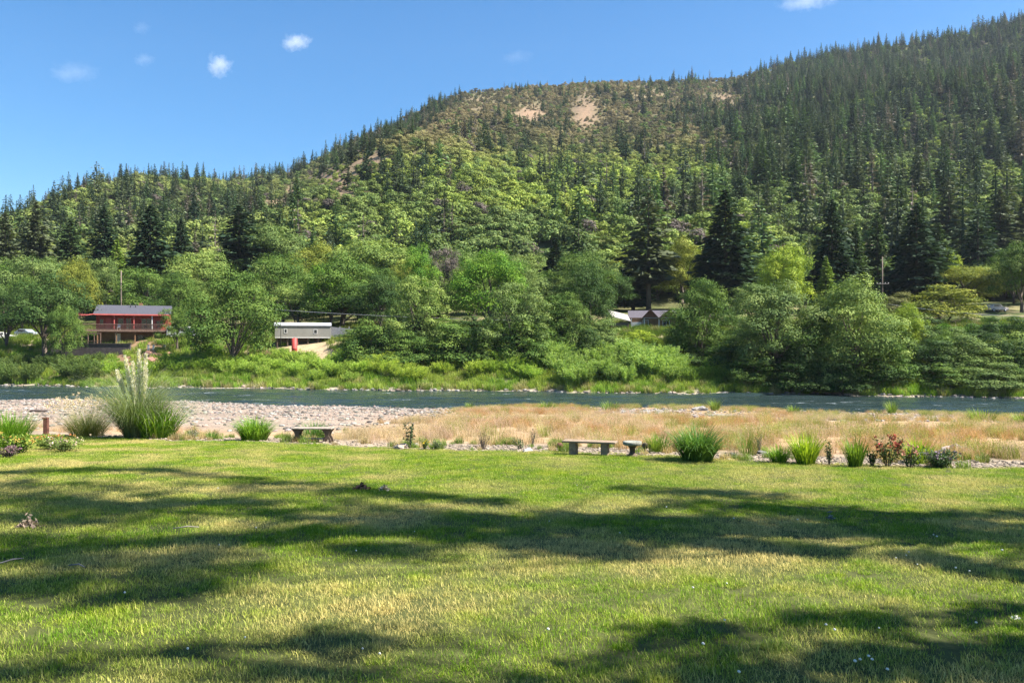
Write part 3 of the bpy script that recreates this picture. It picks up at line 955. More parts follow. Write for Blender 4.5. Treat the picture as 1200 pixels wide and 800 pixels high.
# ------------------------------------------------------------------ forest and brush on the hillside
def conif_density(u, row):
    d = np.full(u.shape, .10)
    crest = np.interp(u, CU, CR)
    dr = row - crest
    d = np.maximum(d, .88 * smooth(835, 880, u) * smooth(230, 185, row - 40 * smooth(1000, 850, u) * 1.0))
    d = np.maximum(d, .90 * smooth(385, 330, u) * smooth(78, 50, dr))
    d = np.maximum(d, .55 * smooth(470, 400, u) * smooth(0, 40, dr))
    band = np.exp(-((u - 470 - (row - 230) * .75) / 62) ** 2) * smooth(110, 150, row) * smooth(330, 290, row)
    d = np.maximum(d, .72 * band)
    edge = np.exp(-((dr - 12) / 16) ** 2) * smooth(340, 400, u) * smooth(560, 500, u)
    d = np.maximum(d, .85 * edge)
    d = np.maximum(d, .5 * np.exp(-((u - 610) / 60) ** 2 - ((row - 175) / 35) ** 2))
    d = np.maximum(d, .30 * smooth(560, 650, u) * smooth(150, 190, row) * smooth(330, 300, row))
    d = np.maximum(d, .40 * smooth(760, 800, u) * smooth(870, 820, u) * smooth(110, 130, row) * smooth(240, 200, row))
    d = np.maximum(d, .24 * smooth(840, 900, u) * smooth(200, 220, row))
    d = np.maximum(d, .45 * smooth(690, 740, u) * smooth(840, 800, u) * smooth(14, 2, dr))
    d *= 1 - .95 * np.clip(bare_mask(u, row) * 1.3, 0, 1)
    d *= 1 - .8 * np.exp(-((u - 365) / 55) ** 2 - ((row - 228) / 24) ** 2)
    d *= 1 - .75 * np.exp(-((u - 545) / 22) ** 2 - ((row - 125) / 14) ** 2)
    return d


def hill_points(n, seed, gap):
    """blue-noise-like points over the visible hillside, uniform per area of ground"""
    g = np.random.default_rng(seed)
    Y = np.sqrt(g.uniform(185 ** 2, 1060 ** 2, n)); a = g.uniform(-1.05, 1.05, n)
    X = a * Y
    # thin by a grid with jitter
    key = np.stack([np.floor(X / gap), np.floor(Y / gap)], 1).astype(np.int64)
    _, first = np.unique(key[:, 0] * 100003 + key[:, 1], return_index=True)
    X, Y = X[first], Y[first]
    u = u_of(X, Y)
    D = np.interp(u, CU, CD)
    k = Y < D + 14
    X, Y, u = X[k], Y[k], u[k]
    Z = ground(X, Y)
    return X, Y, Z, u, row_of(Z, Y)


X, Y, Z, u, row = hill_points(75000, 21, 6.0)
g = np.random.default_rng(22)
cl = fbm(X / 38, Y / 55, 23, 3)
dens = conif_density(u, row)
keep = (g.random(len(X)) < np.clip(dens * (.12 + .40 * smooth(.6, .85, dens) + 1.45 * smooth(.36, .62, cl)), 0, .88)) & (Y > 205)
X, Y, Z, u, row = (q[keep] for q in (X, Y, Z, u, row))
n = len(X)
H = 1.22 * np.where(g.random(n) < .35, g.uniform(.32, .65, n), np.where(g.random(n) < .2, g.uniform(1.05, 1.32, n), g.uniform(.62, 1.08, n))) * np.interp(u, [0, 400, 560, 700, 850, 1200], [10.5, 11.5, 11, 12, 15, 16.5]) * np.interp(row, [100, 160, 300], [.85, 1.0, 1.08])
W = H * g.uniform(.38, .62, n)
t = g.random(n)[:, None]
C = np.array(DKFIR) * (1 - t) + np.array(GRFIR) * t
gi = g.random(n) < .25
C[gi] = np.array(FIR) * g.uniform(.9, 1.5, (gi.sum(), 1))
C = C * g.uniform(.75, 1.6, (n, 1))
dead = g.random(n) < .05
C[dead] = np.array((.15, .13, .10)) * g.uniform(.6, 1.1, (dead.sum(), 1))
kind = g.choice(8, n, p=[.16, .16, .16, .12, .14, .12, .09, .05])
C[kind == 7] = np.array((.17, .145, .115))
rot = g.uniform(0, 6.28, n)
print('hill firs', n)
vis = (u > 4) & (u < 1196) & (row < 345)
order = np.argsort(-(H / Y) * vis)
sel = order[:285]
rest = np.setdiff1d(np.arange(n), sel)
ZN = [(230, 'behind the red house'), (450, 'upslope of the trailer and grey fence'), (700, 'upslope of the bright maple'), (860, 'upslope of the brown cabins'), (1080, 'behind the dark firs at right'), (9999, 'above the hedges at far right')]
def zone(uu): return next(s for lim, s in ZN if uu < lim)
for i in sel:
    o = obj('hillside_fir', HCON[kind[i]], loc=(X[i], Y[i], Z[i] - .4), rotz=rot[i], scale=(W[i], W[i], H[i]), color=C[i])
    tag(o, ('tall' if H[i] > 16.5 else 'short') + ' fir on the lower hillside ' + zone(u[i]), 'fir tree', 'firs on the lower hillside')
o = scatter('upper_fir_forest', np.stack([X, Y, Z - .4], 1)[rest], rot[rest], np.stack([W, W, H], 1)[rest], kind[rest], [with_mat(q, M['needle_scatter']) for q in HCON], C[rest])
tag(o, 'distant dark fir forest covering the upper slopes and ridges', 'forest', kind='stuff')

X, Y, Z, u, row = hill_points(136000, 31, 4.2)
g = np.random.default_rng(32)
bm_ = bare_mask(u, row) * (0.55 + 0.9 * fbm(X / 11, Y / 16, 83, 3))
keep = (g.random(len(X)) < np.clip(1.0 - 1.5 * np.clip(bm_ - .16, 0, 1), .24, 1) * .92) & (Y > 190)
dens = conif_density(u, row)
keep &= g.random(len(X)) > .35 * smooth(.5, .9, dens)
X, Y, Z, u, row = (q[keep] for q in (X, Y, Z, u, row))
n = len(X)
br = fbm(X / 45, Y / 70, 37, 3)
top = smooth(215, 150, row - 30 * smooth(420, 330, u)) * smooth(930, 850, u)
leftz = smooth(420, 330, u)
s = g.uniform(.65, 1.35, n) * np.interp(row, [100, 180, 320], [4.0, 5.6, 7.2]) * (1 - .5 * np.clip(bm_[keep] * 1.2, 0, 1))
t = smooth(.38, .62, br)[:, None]
lowc = np.array((0.105, 0.150, 0.045)) * (1 - t) + np.array((0.195, 0.250, 0.048)) * t
upc = np.array((0.125, 0.112, 0.052)) * (1 - t) + np.array((0.205, 0.170, 0.088)) * t
C = lowc * (1 - top[:, None]) + upc * top[:, None]
C = C * (1 - leftz[:, None] * .5) + np.array((0.12, 0.145, 0.055)) * leftz[:, None] * .5
C = C * g.uniform(.75, 1.5, (n, 1))
gr = g.random(n) < .14
C[gr] = np.array(GREY) * g.uniform(.7, 1.2, (gr.sum(), 1))
pu = g.random(n) < .05
C[pu] = np.array(PURPLE) * g.uniform(.8, 1.2, (pu.sum(), 1))
S = np.stack([s, s, s * g.uniform(.6, 1.0, n)], 1)
kind = g.integers(0, 5, n); rot = g.uniform(0, 6.28, n)
print('hill oaks', n)
vis = (u > 4) & (u < 1196) & (row < 345)
order = np.argsort(-(s / Y) * vis)
sel = order[:285]
rest = np.setdiff1d(np.arange(n), sel)
for i in sel:
    o = obj('hillside_oak', HOAK[kind[i]], loc=(X[i], Y[i], Z[i] - .3), rotz=rot[i], scale=S[i], color=C[i])
    tag(o, ('broad' if s[i] > 8 else 'small') + ' oak on the lower hillside ' + zone(u[i]), 'oak tree', 'oaks on the lower hillside')
o = scatter('upper_oak_brush', np.stack([X, Y, Z - .3], 1)[rest], rot[rest], S[rest], kind[rest], [with_mat(q, M['leaf_scatter']) for q in HOAK], C[rest])
tag(o, 'distant oak scrub and chaparral covering the open slopes', 'scrub', kind='stuff')


# ------------------------------------------------------------------ haze (thin summer air)
mb = MB().box(-1700, 1700, -60, 1950, -6, 720)
m = bpy.data.materials.new('haze_air'); m.use_nodes = True
nt = m.node_tree; nt.nodes.clear()
pv = nt.nodes.new('ShaderNodeVolumePrincipled')
pv.inputs['Color'].default_value = (0.72, 0.84, 1.0, 1)
pv.inputs['Density'].default_value = 0.00006
pv.inputs['Anisotropy'].default_value = 0.2
ou = nt.nodes.new('ShaderNodeOutputMaterial')
nt.links.new(pv.outputs[0], ou.inputs['Volume'])
tag(mb.build('haze', m), kind='stuff')

# ------------------------------------------------------------------ clouds (small fair weather puffs far beyond the hills)
def cloud(u, row, wpx, hpx, dens, seed, label, Y=4200.0):
    g = np.random.default_rng(seed)
    c = px(u, row, Y); w = wpx / F * Y; h = hpx / F * Y
    bm = bmesh.new()
    bmesh.ops.create_icosphere(bm, subdivisions=4, radius=0.5)
    for v in bm.verts:
        d = v.co.normalized()
        q = .78 + .22 * (math.sin(d.x * 5 + seed) * math.sin(d.z * 4 + seed * 2) + .5 * math.sin(d.y * 9 + d.x * 7 + seed))
        v.co = Vector((d.x * w * .5 * q, d.y * w * .4 * q, d.z * h * .5 * q * (1.0 if d.z > 0 else .8)))
    me = bpy.data.meshes.new('cloud'); bm.to_mesh(me); bm.free()
    m = bpy.data.materials.new('cloud_vapour'); m.use_nodes = True
    nt = m.node_tree; nt.nodes.clear(); L = nt.links.new
    tc = nt.nodes.new('ShaderNodeTexCoord')
    mp = nt.nodes.new('ShaderNodeMapping'); mp.inputs['Scale'].default_value = (2.0 / w, 2.0 / (w * .8), 2.0 / h)
    L(tc.outputs['Object'], mp.inputs['Vector'])
    ln = nt.nodes.new('ShaderNodeVectorMath'); ln.operation = 'LENGTH'; L(mp.outputs[0], ln.inputs[0])
    nz = noise_node(nt, 5.0 / w, tc.outputs['Object'], 8, 0.7); nz.inputs['W' if 'W' in nz.inputs and nz.inputs['W'].enabled else 'Scale'].default_value = nz.inputs['Scale'].default_value
    a1 = nt.nodes.new('ShaderNodeMath'); a1.operation = 'MULTIPLY_ADD'; a1.inputs[1].default_value = 4.4; L(nz.outputs[0], a1.inputs[0])
    sb = nt.nodes.new('ShaderNodeMath'); sb.operation = 'MULTIPLY'; sb.inputs[1].default_value = -2.2; L(ln.outputs['Value'], sb.inputs[0])
    L(sb.outputs[0], a1.inputs[2])
    r = nt.nodes.new('ShaderNodeMapRange'); r.inputs[1].default_value = 0.85; r.inputs[2].default_value = 2.0; r.inputs[4].default_value = 0.085 * dens / w
    L(a1.outputs[0], r.inputs[0])
    vs = nt.nodes.new('ShaderNodeVolumePrincipled'); vs.inputs['Color'].default_value = (1, 1, 1, 1); vs.inputs['Anisotropy'].default_value = 0.0
    L(r.outputs[0], vs.inputs['Density'])
    ou = nt.nodes.new('ShaderNodeOutputMaterial'); L(vs.outputs[0], ou.inputs['Volume'])
    me.materials.append(m)
    tag(obj('cloud', me, loc=c), label, 'cloud', 'small clouds in the blue sky')


cloud(346, 50, 56, 30, 24, 3, 'brightest small white cloud, highest of the three at the left')
cloud(256, 77, 46, 46, 20, 5, 'upright puffy white cloud beside the brightest one')
cloud(84, 86, 92, 36, 5, 8, 'long faint ragged cloud farthest left')
cloud(168, 70, 40, 24, 4, 11, 'tiny faint wisp between the ragged and the puffy cloud')
cloud(165, 33, 34, 26, 2.4, 12, 'barely visible wisp above the tiny faint one')
cloud(945, 2, 104, 28, 18, 14, 'white cloud cut by the top picture edge above the ridge')
cloud(605, 67, 60, 26, 2.4, 15, 'pale veil of cloud above the hill summit')

# ------------------------------------------------------------------ lawn grass
def blade_patch(name, seed, n, size, h, w, lean, segs=2, m=None):
    g = np.random.default_rng(seed)
    base = np.stack([g.uniform(-size / 2, size / 2, n), g.uniform(-size / 2, size / 2, n), np.full(n, -.004)], 1)
    V, Q, s = straps(base, g.uniform(0, 6.283, n), h * g.uniform(.45, 1.25, n), g.uniform(0, lean, n), g.uniform(.1, 1.2, n), w * g.uniform(.7, 1.3, n), segs, .12)
    return mesh_from(name, V, Q, np.repeat(np.clip(g.normal(.5, .22, n), 0, 1), s), [m] if m else [])


m, nt, b = mat('lawn_blade')
L = nt.links.new
geo = nt.nodes.new('ShaderNodeNewGeometry')
na = noise_node(nt, 0.55, geo.outputs['Position'], 4, 0.6)
nb_ = noise_node(nt, 2.6, geo.outputs['Position'], 3, 0.6)
nc = noise_node(nt, 0.17, geo.outputs['Position'], 2, 0.5)
green = ramp(nt, [(0.30, (0.088, 0.200, 0.012)), (0.50, (0.160, 0.275, 0.018)), (0.70, (0.275, 0.345, 0.034))], nb_.outputs[0])
dryr = ramp(nt, [(0.43, (0, 0, 0)), (0.62, (1, 1, 1))], na.outputs[0])
ad = nt.nodes.new('ShaderNodeMath'); ad.operation = 'MULTIPLY'
dr2 = ramp(nt, [(0.35, (.25, .25, .25)), (0.6, (1, 1, 1))], nc.outputs[0])
L(dryr.outputs[0], ad.inputs[0]); L(dr2.outputs[0], ad.inputs[1])
ti = nt.nodes.new('ShaderNodeAttribute'); ti.attribute_name = 'tint'
st = ramp(nt, [(0.55, (0, 0, 0)), (0.85, (1, 1, 1))], ti.outputs['Fac'])
mx_ = nt.nodes.new('ShaderNodeMath'); mx_.operation = 'MULTIPLY_ADD'; mx_.use_clamp = True
L(st.outputs[0], mx_.inputs[0]); mx_.inputs[1].default_value = .42
sc_ = nt.nodes.new('ShaderNodeMath'); sc_.operation = 'MULTIPLY'; sc_.inputs[1].default_value = .80; L(ad.outputs[0], sc_.inputs[0])
L(sc_.outputs[0], mx_.inputs[2])
c = mixc(nt, mx_.outputs[0], green.outputs[0], (0.56, 0.45, 0.185))
mr = nt.nodes.new('ShaderNodeMapRange'); mr.inputs[3].default_value = .52; mr.inputs[4].default_value = 1.68; L(ti.outputs['Fac'], mr.inputs[0])
hs = nt.nodes.new('ShaderNodeHueSaturation'); hs.inputs['Saturation'].default_value = 1.05; L(c, hs.inputs['Color']); L(mr.outputs[0], hs.inputs['Value'])
L(hs.outputs[0], b.inputs['Base Color']); b.inputs['Roughness'].default_value = .6; b.inputs['Specular IOR Level'].default_value = .14
tr = nt.nodes.new('ShaderNodeBsdfTranslucent'); L(hs.outputs[0], tr.inputs[0])
ms = nt.nodes.new('ShaderNodeMixShader'); ms.inputs[0].default_value = .38
L(b.outputs[0], ms.inputs[1]); L(tr.outputs[0], ms.inputs[2]); L(ms.outputs[0], nt.nodes['Material Output'].inputs['Surface'])
M['lawn'] = m
LP = [blade_patch('lawn_patch', 400 + k, 1000, .56, (.033, .038, .044, .036)[k], .0042, .9, m=m) for k in range(4)]
LT = [blade_patch('lawn_tuft', 410 + k, 150, .16, .06, .0055, .8, 3, m=m) for k in range(2)]
sp = .40
px_, py_ = [], []
yy = 2.2
while yy < 31:
    hw = .68 * yy + 4.5
    xs = np.arange(-hw, hw, sp)
    px_.append(xs); py_.append(np.full(len(xs), yy)); yy += sp
X = np.concatenate(px_); Y = np.concatenate(py_)
g = np.random.default_rng(40)
X = X + g.uniform(-.16, .16, len(X)); Y = Y + g.uniform(-.16, .16, len(Y))
k = Y < lawn_edge(X) - .05 + .12 * np.sin(X * 3.1)
X, Y = X[k], Y[k]
nt_ = 1500
tx = g.uniform(-1, 1, nt_); ty = np.sqrt(g.uniform(2.5 ** 2, 27 ** 2, nt_)); tx = tx * (.68 * ty + 4)
k = ty < lawn_edge(tx) - .2
tx, ty = tx[k], ty[k]
n1 = len(X); n2 = len(tx)
AX = np.concatenate([X, tx]); AY = np.concatenate([Y, ty])
sc3 = np.concatenate([np.stack([np.ones(n1), np.ones(n1), g.uniform(.75, 1.25, n1) * (0.8 + .5 * fbm(X / 2.2, Y / 2.2, 44, 2))], 1), np.repeat(g.uniform(.6, 1.15, n2)[:, None], 3, 1)])
o = scatter('lawn_grass', np.stack([AX, AY, ground(AX, AY)], 1), g.uniform(0, 6.28, n1 + n2), sc3, np.concatenate([g.integers(0, 4, n1), g.integers(4, 6, n2)]), LP + LT)
tag(o, 'mown lawn with green and straw coloured patches in tree shade', 'lawn', kind='stuff')

# ------------------------------------------------------------------ dry meadow, gravel and bank grass
DRY = []
for k in range(4):
    g = np.random.default_rng(430 + k); n = 110
    rr = .42 * np.sqrt(g.random(n)); a = g.uniform(0, 6.28, n)
    base = np.stack([rr * np.cos(a), rr * np.sin(a), np.zeros(n)], 1)
    V1, Q1, s1 = straps(base, g.uniform(0, 6.28, n), g.uniform(.35, .85, n), g.uniform(.0, .35, n), g.uniform(.1, .9, n), .010 * g.uniform(.7, 1.4, n), 3, .3)
    T1 = np.repeat(np.clip(g.normal(.5, .2, n), 0, 1), s1)
    # seed heads
    nh = 150
    j = g.integers(0, n, nh); hp = V1.reshape(n, -1, 2, 3)[j, -1, 0] + g.normal(0, .03, (nh, 3))
    V2, Q2 = leaves(hp, rdir(nh, g) * .5 + np.array([0, 0, 1.0]), rdir(nh, g), .06 * g.uniform(.6, 1.4, nh), .016)
    V, Q, T = join([(V1, Q1, T1), (V2, Q2, np.clip(g.normal(.7, .15, nh), 0, 1))])
    DRY.append(mesh_from('dry_tuft', V, Q, T, [M['blade_scatter']]))
g = np.random.default_rng(50)
n = 32000
Y = np.sqrt(g.uniform(12 ** 2, 90 ** 2, n)); X = g.uniform(-.78, .95, n) * Y
Le = lawn_edge(X); Yn = near_edge(X)
den = smooth(1.3, 2.4, Y - Le) * smooth(2.0, -.5, Y - Yn)
left = smooth(-3.5, -7, X + 2.5 * (fbm(X / 5, Y / 5, 52, 2) - .5) * 2)
far_gravel = smooth(30, 38, Y) * smooth(2, 9, X) * smooth(.36, .47, fbm(X / 7, Y / 10, 53, 3))
den = den * (1 - left * (.93 - .45 * smooth(9, 3, Y - Le) + .07 * smooth(22, 34, Y))) * (1 - .93 * far_gravel)
den *= .14 + .86 * smooth(.36, .54, fbm(X / 2.2, Y / 3.4, 54, 3))
k = g.random(n) < den
X, Y, left = X[k], Y[k], left[k]
n = len(X)
q = fbm(X / 5, Y / 7, 55, 3)[:, None]
ora = np.array((0.43, 0.275, 0.135)); strw = np.array((0.48, 0.38, 0.235)); pink = np.array((0.46, 0.335, 0.25)); yg = np.array((0.25, 0.27, 0.075))
C = ora * (1 - smooth(.40, .56, q)) + strw * smooth(.40, .56, q)
C = np.where(g.random((n, 1)) < .28, pink, C)
gy_ = (g.random(n) < .06 + .30 * smooth(14, 3, near_edge(X) - Y) + .14 * smooth(2, 10, X))[:, None]
C = np.where(gy_, yg * g.uniform(.7, 1.25, (n, 1)), C) * g.uniform(.75, 1.15, (n, 1))
S = g.uniform(.75, 1.35, n) * (1 - .45 * left) * np.interp(Y, [20, 30, 45, 70], [.46, .52, .46, .42]) * (.7 + .6 * fbm(X / 3.1, Y / 4, 58, 2)) * (1 + .25 * gy_[:, 0])
o = scatter('dry_grass', np.stack([X, Y, ground(X, Y) - .02], 1), g.uniform(0, 6.28, n), np.stack([S, S, S * .85], 1), g.integers(0, 4, n), DRY, C)
tag(o, 'dry orange and straw coloured meadow grass on the river bar', 'dry grass', kind='stuff')
print('dry tufts', n)

STM = leafmat('stone_scattered', 'INSTANCER', trans=0.0, var=.25, hue=.01, rough=.85, spec=.2)
ST = []
for k in range(4):
    g = np.random.default_rng(450 + k)
    bm = bmesh.new(); bmesh.ops.create_icosphere(bm, subdivisions=2, radius=.5)
    for v in bm.verts:
        d = v.co.copy(); v.co = d * (1 + .18 * math.sin(d.x * 7 + k) + .15 * math.sin(d.y * 9 + 2 * k)); v.co.z *= .55; v.co.x *= 1.25
    me = bpy.data.meshes.new('pebble'); bm.to_mesh(me); bm.free(); me.materials.append(STM)
    a = me.attributes.new('tint', 'FLOAT', 'FACE'); a.data.foreach_set('value', g.uniform(.3, .7, len(me.polygons)).astype(np.float32))
    ST.append(me)
g = np.random.default_rng(51)
n = 40000
Y = np.sqrt(g.uniform(16 ** 2, 96 ** 2, n)); X = g.uniform(-.95, .85, n) * Y
Le = lawn_edge(X); Yn = near_edge(X)
den = smooth(2.5, 6, Y - Le) * smooth(2.5, 0, Y - Yn) * np.maximum(smooth(-1, -7, X) * (.25 + .75 * smooth(4, 14, Y - Le)), .5 * smooth(32, 44, Y) * smooth(4, 10, X))
k = g.random(n) < den
X, Y = X[k], Y[k]
S = .04 + .24 * g.random(len(X)) ** 4 + .07 * smooth(40, 75, Y) * g.random(len(X))
# bed of pale gravel along the lawn edge
n = 9000
bx = g.uniform(-16, 22, n); by = lawn_edge(bx) + g.uniform(-.15, 2.0, n)
k = (by < 34) & (g.random(n) < .35 + .65 * smooth(-4, 0, bx))
bx, by = bx[k], by[k]
bs = .03 + .075 * g.random(len(bx)) ** 2
AX = np.concatenate([X, bx]); AY = np.concatenate([Y, by]); S = np.concatenate([S, bs])
# stones of the far waterline
fx = g.uniform(-85, 65, 900); fy = far_edge(fx) + g.uniform(-.7, .9, 900)
AX = np.concatenate([AX, fx]); AY = np.concatenate([AY, fy]); S = np.concatenate([S, .12 + .5 * g.random(900) ** 3])
n = len(AX)
C = np.array((.198, .178, .155)) * g.uniform(.3, 1.7, (n, 1)) * (1 + g.normal(0, .035, (n, 3)))
k = g.random(n) < .2; C[k] = np.array((.28, .21, .165)) * g.uniform(.6, 1.3, (k.sum(), 1))
C[len(X):len(X) + len(bx)] = np.array((.25, .205, .155)) * g.uniform(.55, 1.25, (len(bx), 1))
C = np.clip(C, 0, .75)
o = scatter('gravel_stones', np.stack([AX, AY, np.maximum(ground(AX, AY), -.1) + S * .12], 1), g.uniform(0, 6.28, n), S, g.integers(0, 4, n), ST, C)
tag(o, 'pale river gravel and cobbles on the bar and along the lawn edge', 'gravel', kind='stuff')
print('stones', n)

BG = []
for k in range(3):
    g = np.random.default_rng(470 + k); n = 120
    rr = .7 * np.sqrt(g.random(n)); a = g.uniform(0, 6.28, n)
    base = np.stack([rr * np.cos(a), rr * np.sin(a), np.zeros(n)], 1)
    V, Q, s = straps(base, g.uniform(0, 6.28, n), g.uniform(.5, 1.2, n), g.uniform(.0, .4, n), g.uniform(.2, 1.0, n), .045 * g.uniform(.6, 1.4, n), 3, .2)
    BG.append(mesh_from('bank_tuft', V, Q, np.repeat(np.clip(g.normal(.5, .2, n), 0, 1), s), [M['blade_scatter']]))
g = np.random.default_rng(56)
n = 19000
X = g.uniform(-120, 115, n); s_ = g.random(n) ** 1.1 * 46
Y = far_edge(X) + .4 + s_
u = u_of(X, Y)
tan = np.exp(-((u - 365) / 34) ** 2) * smooth(9, 11, s_) * smooth(24, 20, s_)
red = np.exp(-((u - 165) / 42) ** 4) * smooth(8, 10, s_) * smooth(29, 26, s_)
dirt = np.exp(-((u - 92) / 24) ** 2) * smooth(2, 4, s_) * smooth(9, 7, s_)
den = (1 - .55 * smooth(20, 30, s_)) * (1 - np.clip(1.3 * tan + .75 * red + dirt, 0, 1))
k = g.random(n) < den
X, Y, u, s_ = X[k], Y[k], u[k], s_[k]
n = len(X); q = fbm(X / 4, Y / 4, 57, 3)[:, None]
C = np.array((.17, .28, .035)) * (1 - smooth(.35, .65, q)) + np.array((.29, .36, .07)) * smooth(.35, .65, q)
dr = (g.random(n) < .10 + .2 * smooth(3, 0, s_))[:, None]
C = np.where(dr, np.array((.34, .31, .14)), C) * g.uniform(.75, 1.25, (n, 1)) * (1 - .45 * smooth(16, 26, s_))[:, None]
S = g.uniform(.5, 1.1, n)
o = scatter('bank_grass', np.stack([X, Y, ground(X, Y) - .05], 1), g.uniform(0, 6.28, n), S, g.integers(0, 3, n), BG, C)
tag(o, 'lush green grass and weeds on the far river bank', 'grass', kind='stuff')

# ------------------------------------------------------------------ the tall trees right of the lawn that shade it
def lawn_pt(u, row):
    Y = 1.6 / ((row - 400) / F - .06)
    return np.array([(u - 600) / F * Y, Y, 4.9 - .06 * Y])


SHADE = [  # (u1, row1, u2, row2, half width across, clumps): dark bands of the shade on the lawn
    (-60, 554, 200, 551, .35, 24), (180, 553, 420, 574, .40, 20), (400, 574, 600, 590, .35, 16), (-60, 575, 150, 600, .65, 26), (120, 590, 330, 588, .35, 12),
    (-40, 605, 120, 612, .4, 14), (150, 640, 330, 630, .28, 14), (320, 632, 560, 606, .30, 22), (540, 604, 740, 625, .45, 26), (560, 632, 735, 648, .30, 16),
    (-80, 650, 130, 660, .35, 18), (-60, 690, 180, 676, .30, 16), (100, 700, 240, 690, .18, 8), (390, 640, 520, 652, .16, 8), (470, 610, 560, 630, .25, 8),
    (-60, 565, 300, 585, .9, 16), (250, 585, 620, 612, .8, 18), (-60, 625, 330, 660, .5, 14), (500, 615, 760, 645, .5, 12), (760, 590, 1260, 625, .7, 26),
    (740, 574, 900, 582, .40, 18), (640, 604, 900, 614, .28, 22), (880, 592, 1010, 603, .35, 12), (890, 612, 1080, 624, .28, 18), (1060, 622, 1290, 640, .32, 22),
    (990, 600, 1290, 606, .45, 22), (850, 640, 980, 652, .22, 10), (760, 628, 880, 640, .22, 10), (1080, 655, 1260, 685, .28, 14), (700, 612, 760, 625, .3, 6),
    (-40, 800, 90, 775, .10, 8), (180, 768, 330, 748, .07, 5), (330, 748, 460, 762, .08, 8), (220, 800, 420, 796, .08, 6), (400, 742, 520, 752, .05, 4),
    (600, 806, 770, 756, .10, 6), (740, 748, 920, 730, .12, 12), (900, 735, 1240, 718, .12, 18), (800, 790, 1280, 750, .22, 26), (760, 812, 1280, 800, .25, 22), (1000, 770, 1280, 780, .2, 14)]
for (tname, lab, base, sel, seed) in [
        ('maple_tree', 'tall leafy maple right of the lawn whose shade falls across it', (15.2, 6.2), lambda r: r < 705, 5),
        ('oak_tree', 'smaller oak near the camera right of the lawn shading its near end', (10.2, 2.0), lambda r: r >= 705, 6)]:
    g = np.random.default_rng(500 + seed)
    cc = []
    for (u1, r1, u2, r2, hw, n) in SHADE:
        if not sel(max(r1, r2) if min(r1, r2) > 715 else min(r1, r2)):
            continue
        n = int(n * 1.35)
        for k in range(n):
            t = (k + g.random()) / n
            p = lawn_pt(u1 + (u2 - u1) * t, r1 + (r2 - r1) * t)
            ax = lawn_pt(u1, r1) - lawn_pt(u2, r2); ax[2] = 0; ax = unit(ax)
            p = p + np.array([-ax[1], ax[0], 0]) * g.normal(0, .55) * hw + ax * g.normal(0, .15)
            x_t = base[0] + g.normal(0, 2.0 if seed == 5 else 1.3)
            h = max((x_t - p[0]) / (SUN.x), 6.0)
            cc.append(p + h * np.array(SUN))
    cc = np.array(cc)
    P = []; D = []; Nn = []; T = []
    for c0 in cc:
        n = int(g.uniform(32, 80) * (.8 if seed == 5 else .25)); r = g.uniform(.18, .42) if seed == 5 else g.uniform(.12, .30)
        q = rdir(n, g)
        P.append(c0 + q * (r * g.random(n) ** .4)[:, None] * np.array([1.2, 1.2, .7])); Nn.append(unit(rdir(n, g) * .7 + np.array([0, 0, .7]))); D.append(rdir(n, g)); T.append(g.random(n))
    P = np.concatenate(P); Nn = np.concatenate(Nn); D = np.concatenate(D); T = np.concatenate(T)
    V, Q = leaves(P, D, Nn, .15 * g.uniform(.7, 1.3, len(P)), .12)
    bz = gz(*base)
    t = thing(tname, lab, 'tree', (base[0], base[1], bz))
    off = np.array([base[0], base[1], bz])
    obj('crown', mesh_from('crown', V - off, Q, T, [M['leaf']]), t, color=MID)
    mb = MB(); top = float(np.percentile(cc[:, 2], 97)) - bz
    tp = [Vector((.25 * math.sin(k * 1.3), .2 * math.cos(k * 1.7), -.3 + top * k / 8)) for k in range(9)]
    tr_ = [.42, .36, .32, .28, .24, .19, .14, .09, .04]
    if seed == 6: tr_ = [q * .6 for q in tr_]
    mb.tube(tp, tr_, 12)
    for c0 in cc[:: 3]:
        e = Vector(c0 - off); zz = e.z - .45 * math.hypot(e.x, e.y)
        k = min(7.0, max(1.5, zz / top * 8)); a_ = tp[int(k)].lerp(tp[int(k) + 1], k - int(k))
        rr = tr_[int(k)] * .35
        mb.tube([a_, a_.lerp(e, .35) + Vector((0, 0, .1)), a_.lerp(e, .7) + Vector((0, 0, .15)), e], [rr, rr * .65, rr * .4, .012], 6, False)
    mb.build('trunk', M['bark'], t)

# ------------------------------------------------------------------ planting and furniture along the lawn edge
def edge_pt(u, row, dy=0.0):
    """foot of something at pixel (u, row) on the near ground"""
    lo, hi = 3.0, 76.0
    for _ in range(50):
        Y = (lo + hi) / 2
        r = row_of(gz((u - 600) / F * Y, Y), Y)
        if r > row: lo = Y
        else: hi = Y
    Y += dy
    X = (u - 600) / F * Y
    return Vector((X, Y, gz(X, Y))), Y / F          # point, metres per pixel


def clump(name, label, cat, u, row, w, h, n, col, blade_w, seed, lean=(.05, .5), bend=(.3, 1.3), group=None, segs=6):
    p, k = edge_pt(u, row)
    me = strap_clump('blades', seed, n, h * k * 1.08, w * k * .26, blade_w, lean, bend, segs)
    o = obj(name, me, loc=p, rotz=seed * 1.3, color=col)
    tag(o, label, cat, group)
    return o, p, k


STRAP = (0.15, 0.27, 0.03); YSTRAP = (0.24, 0.34, 0.03); DSTRAP = (0.10, 0.19, 0.04)
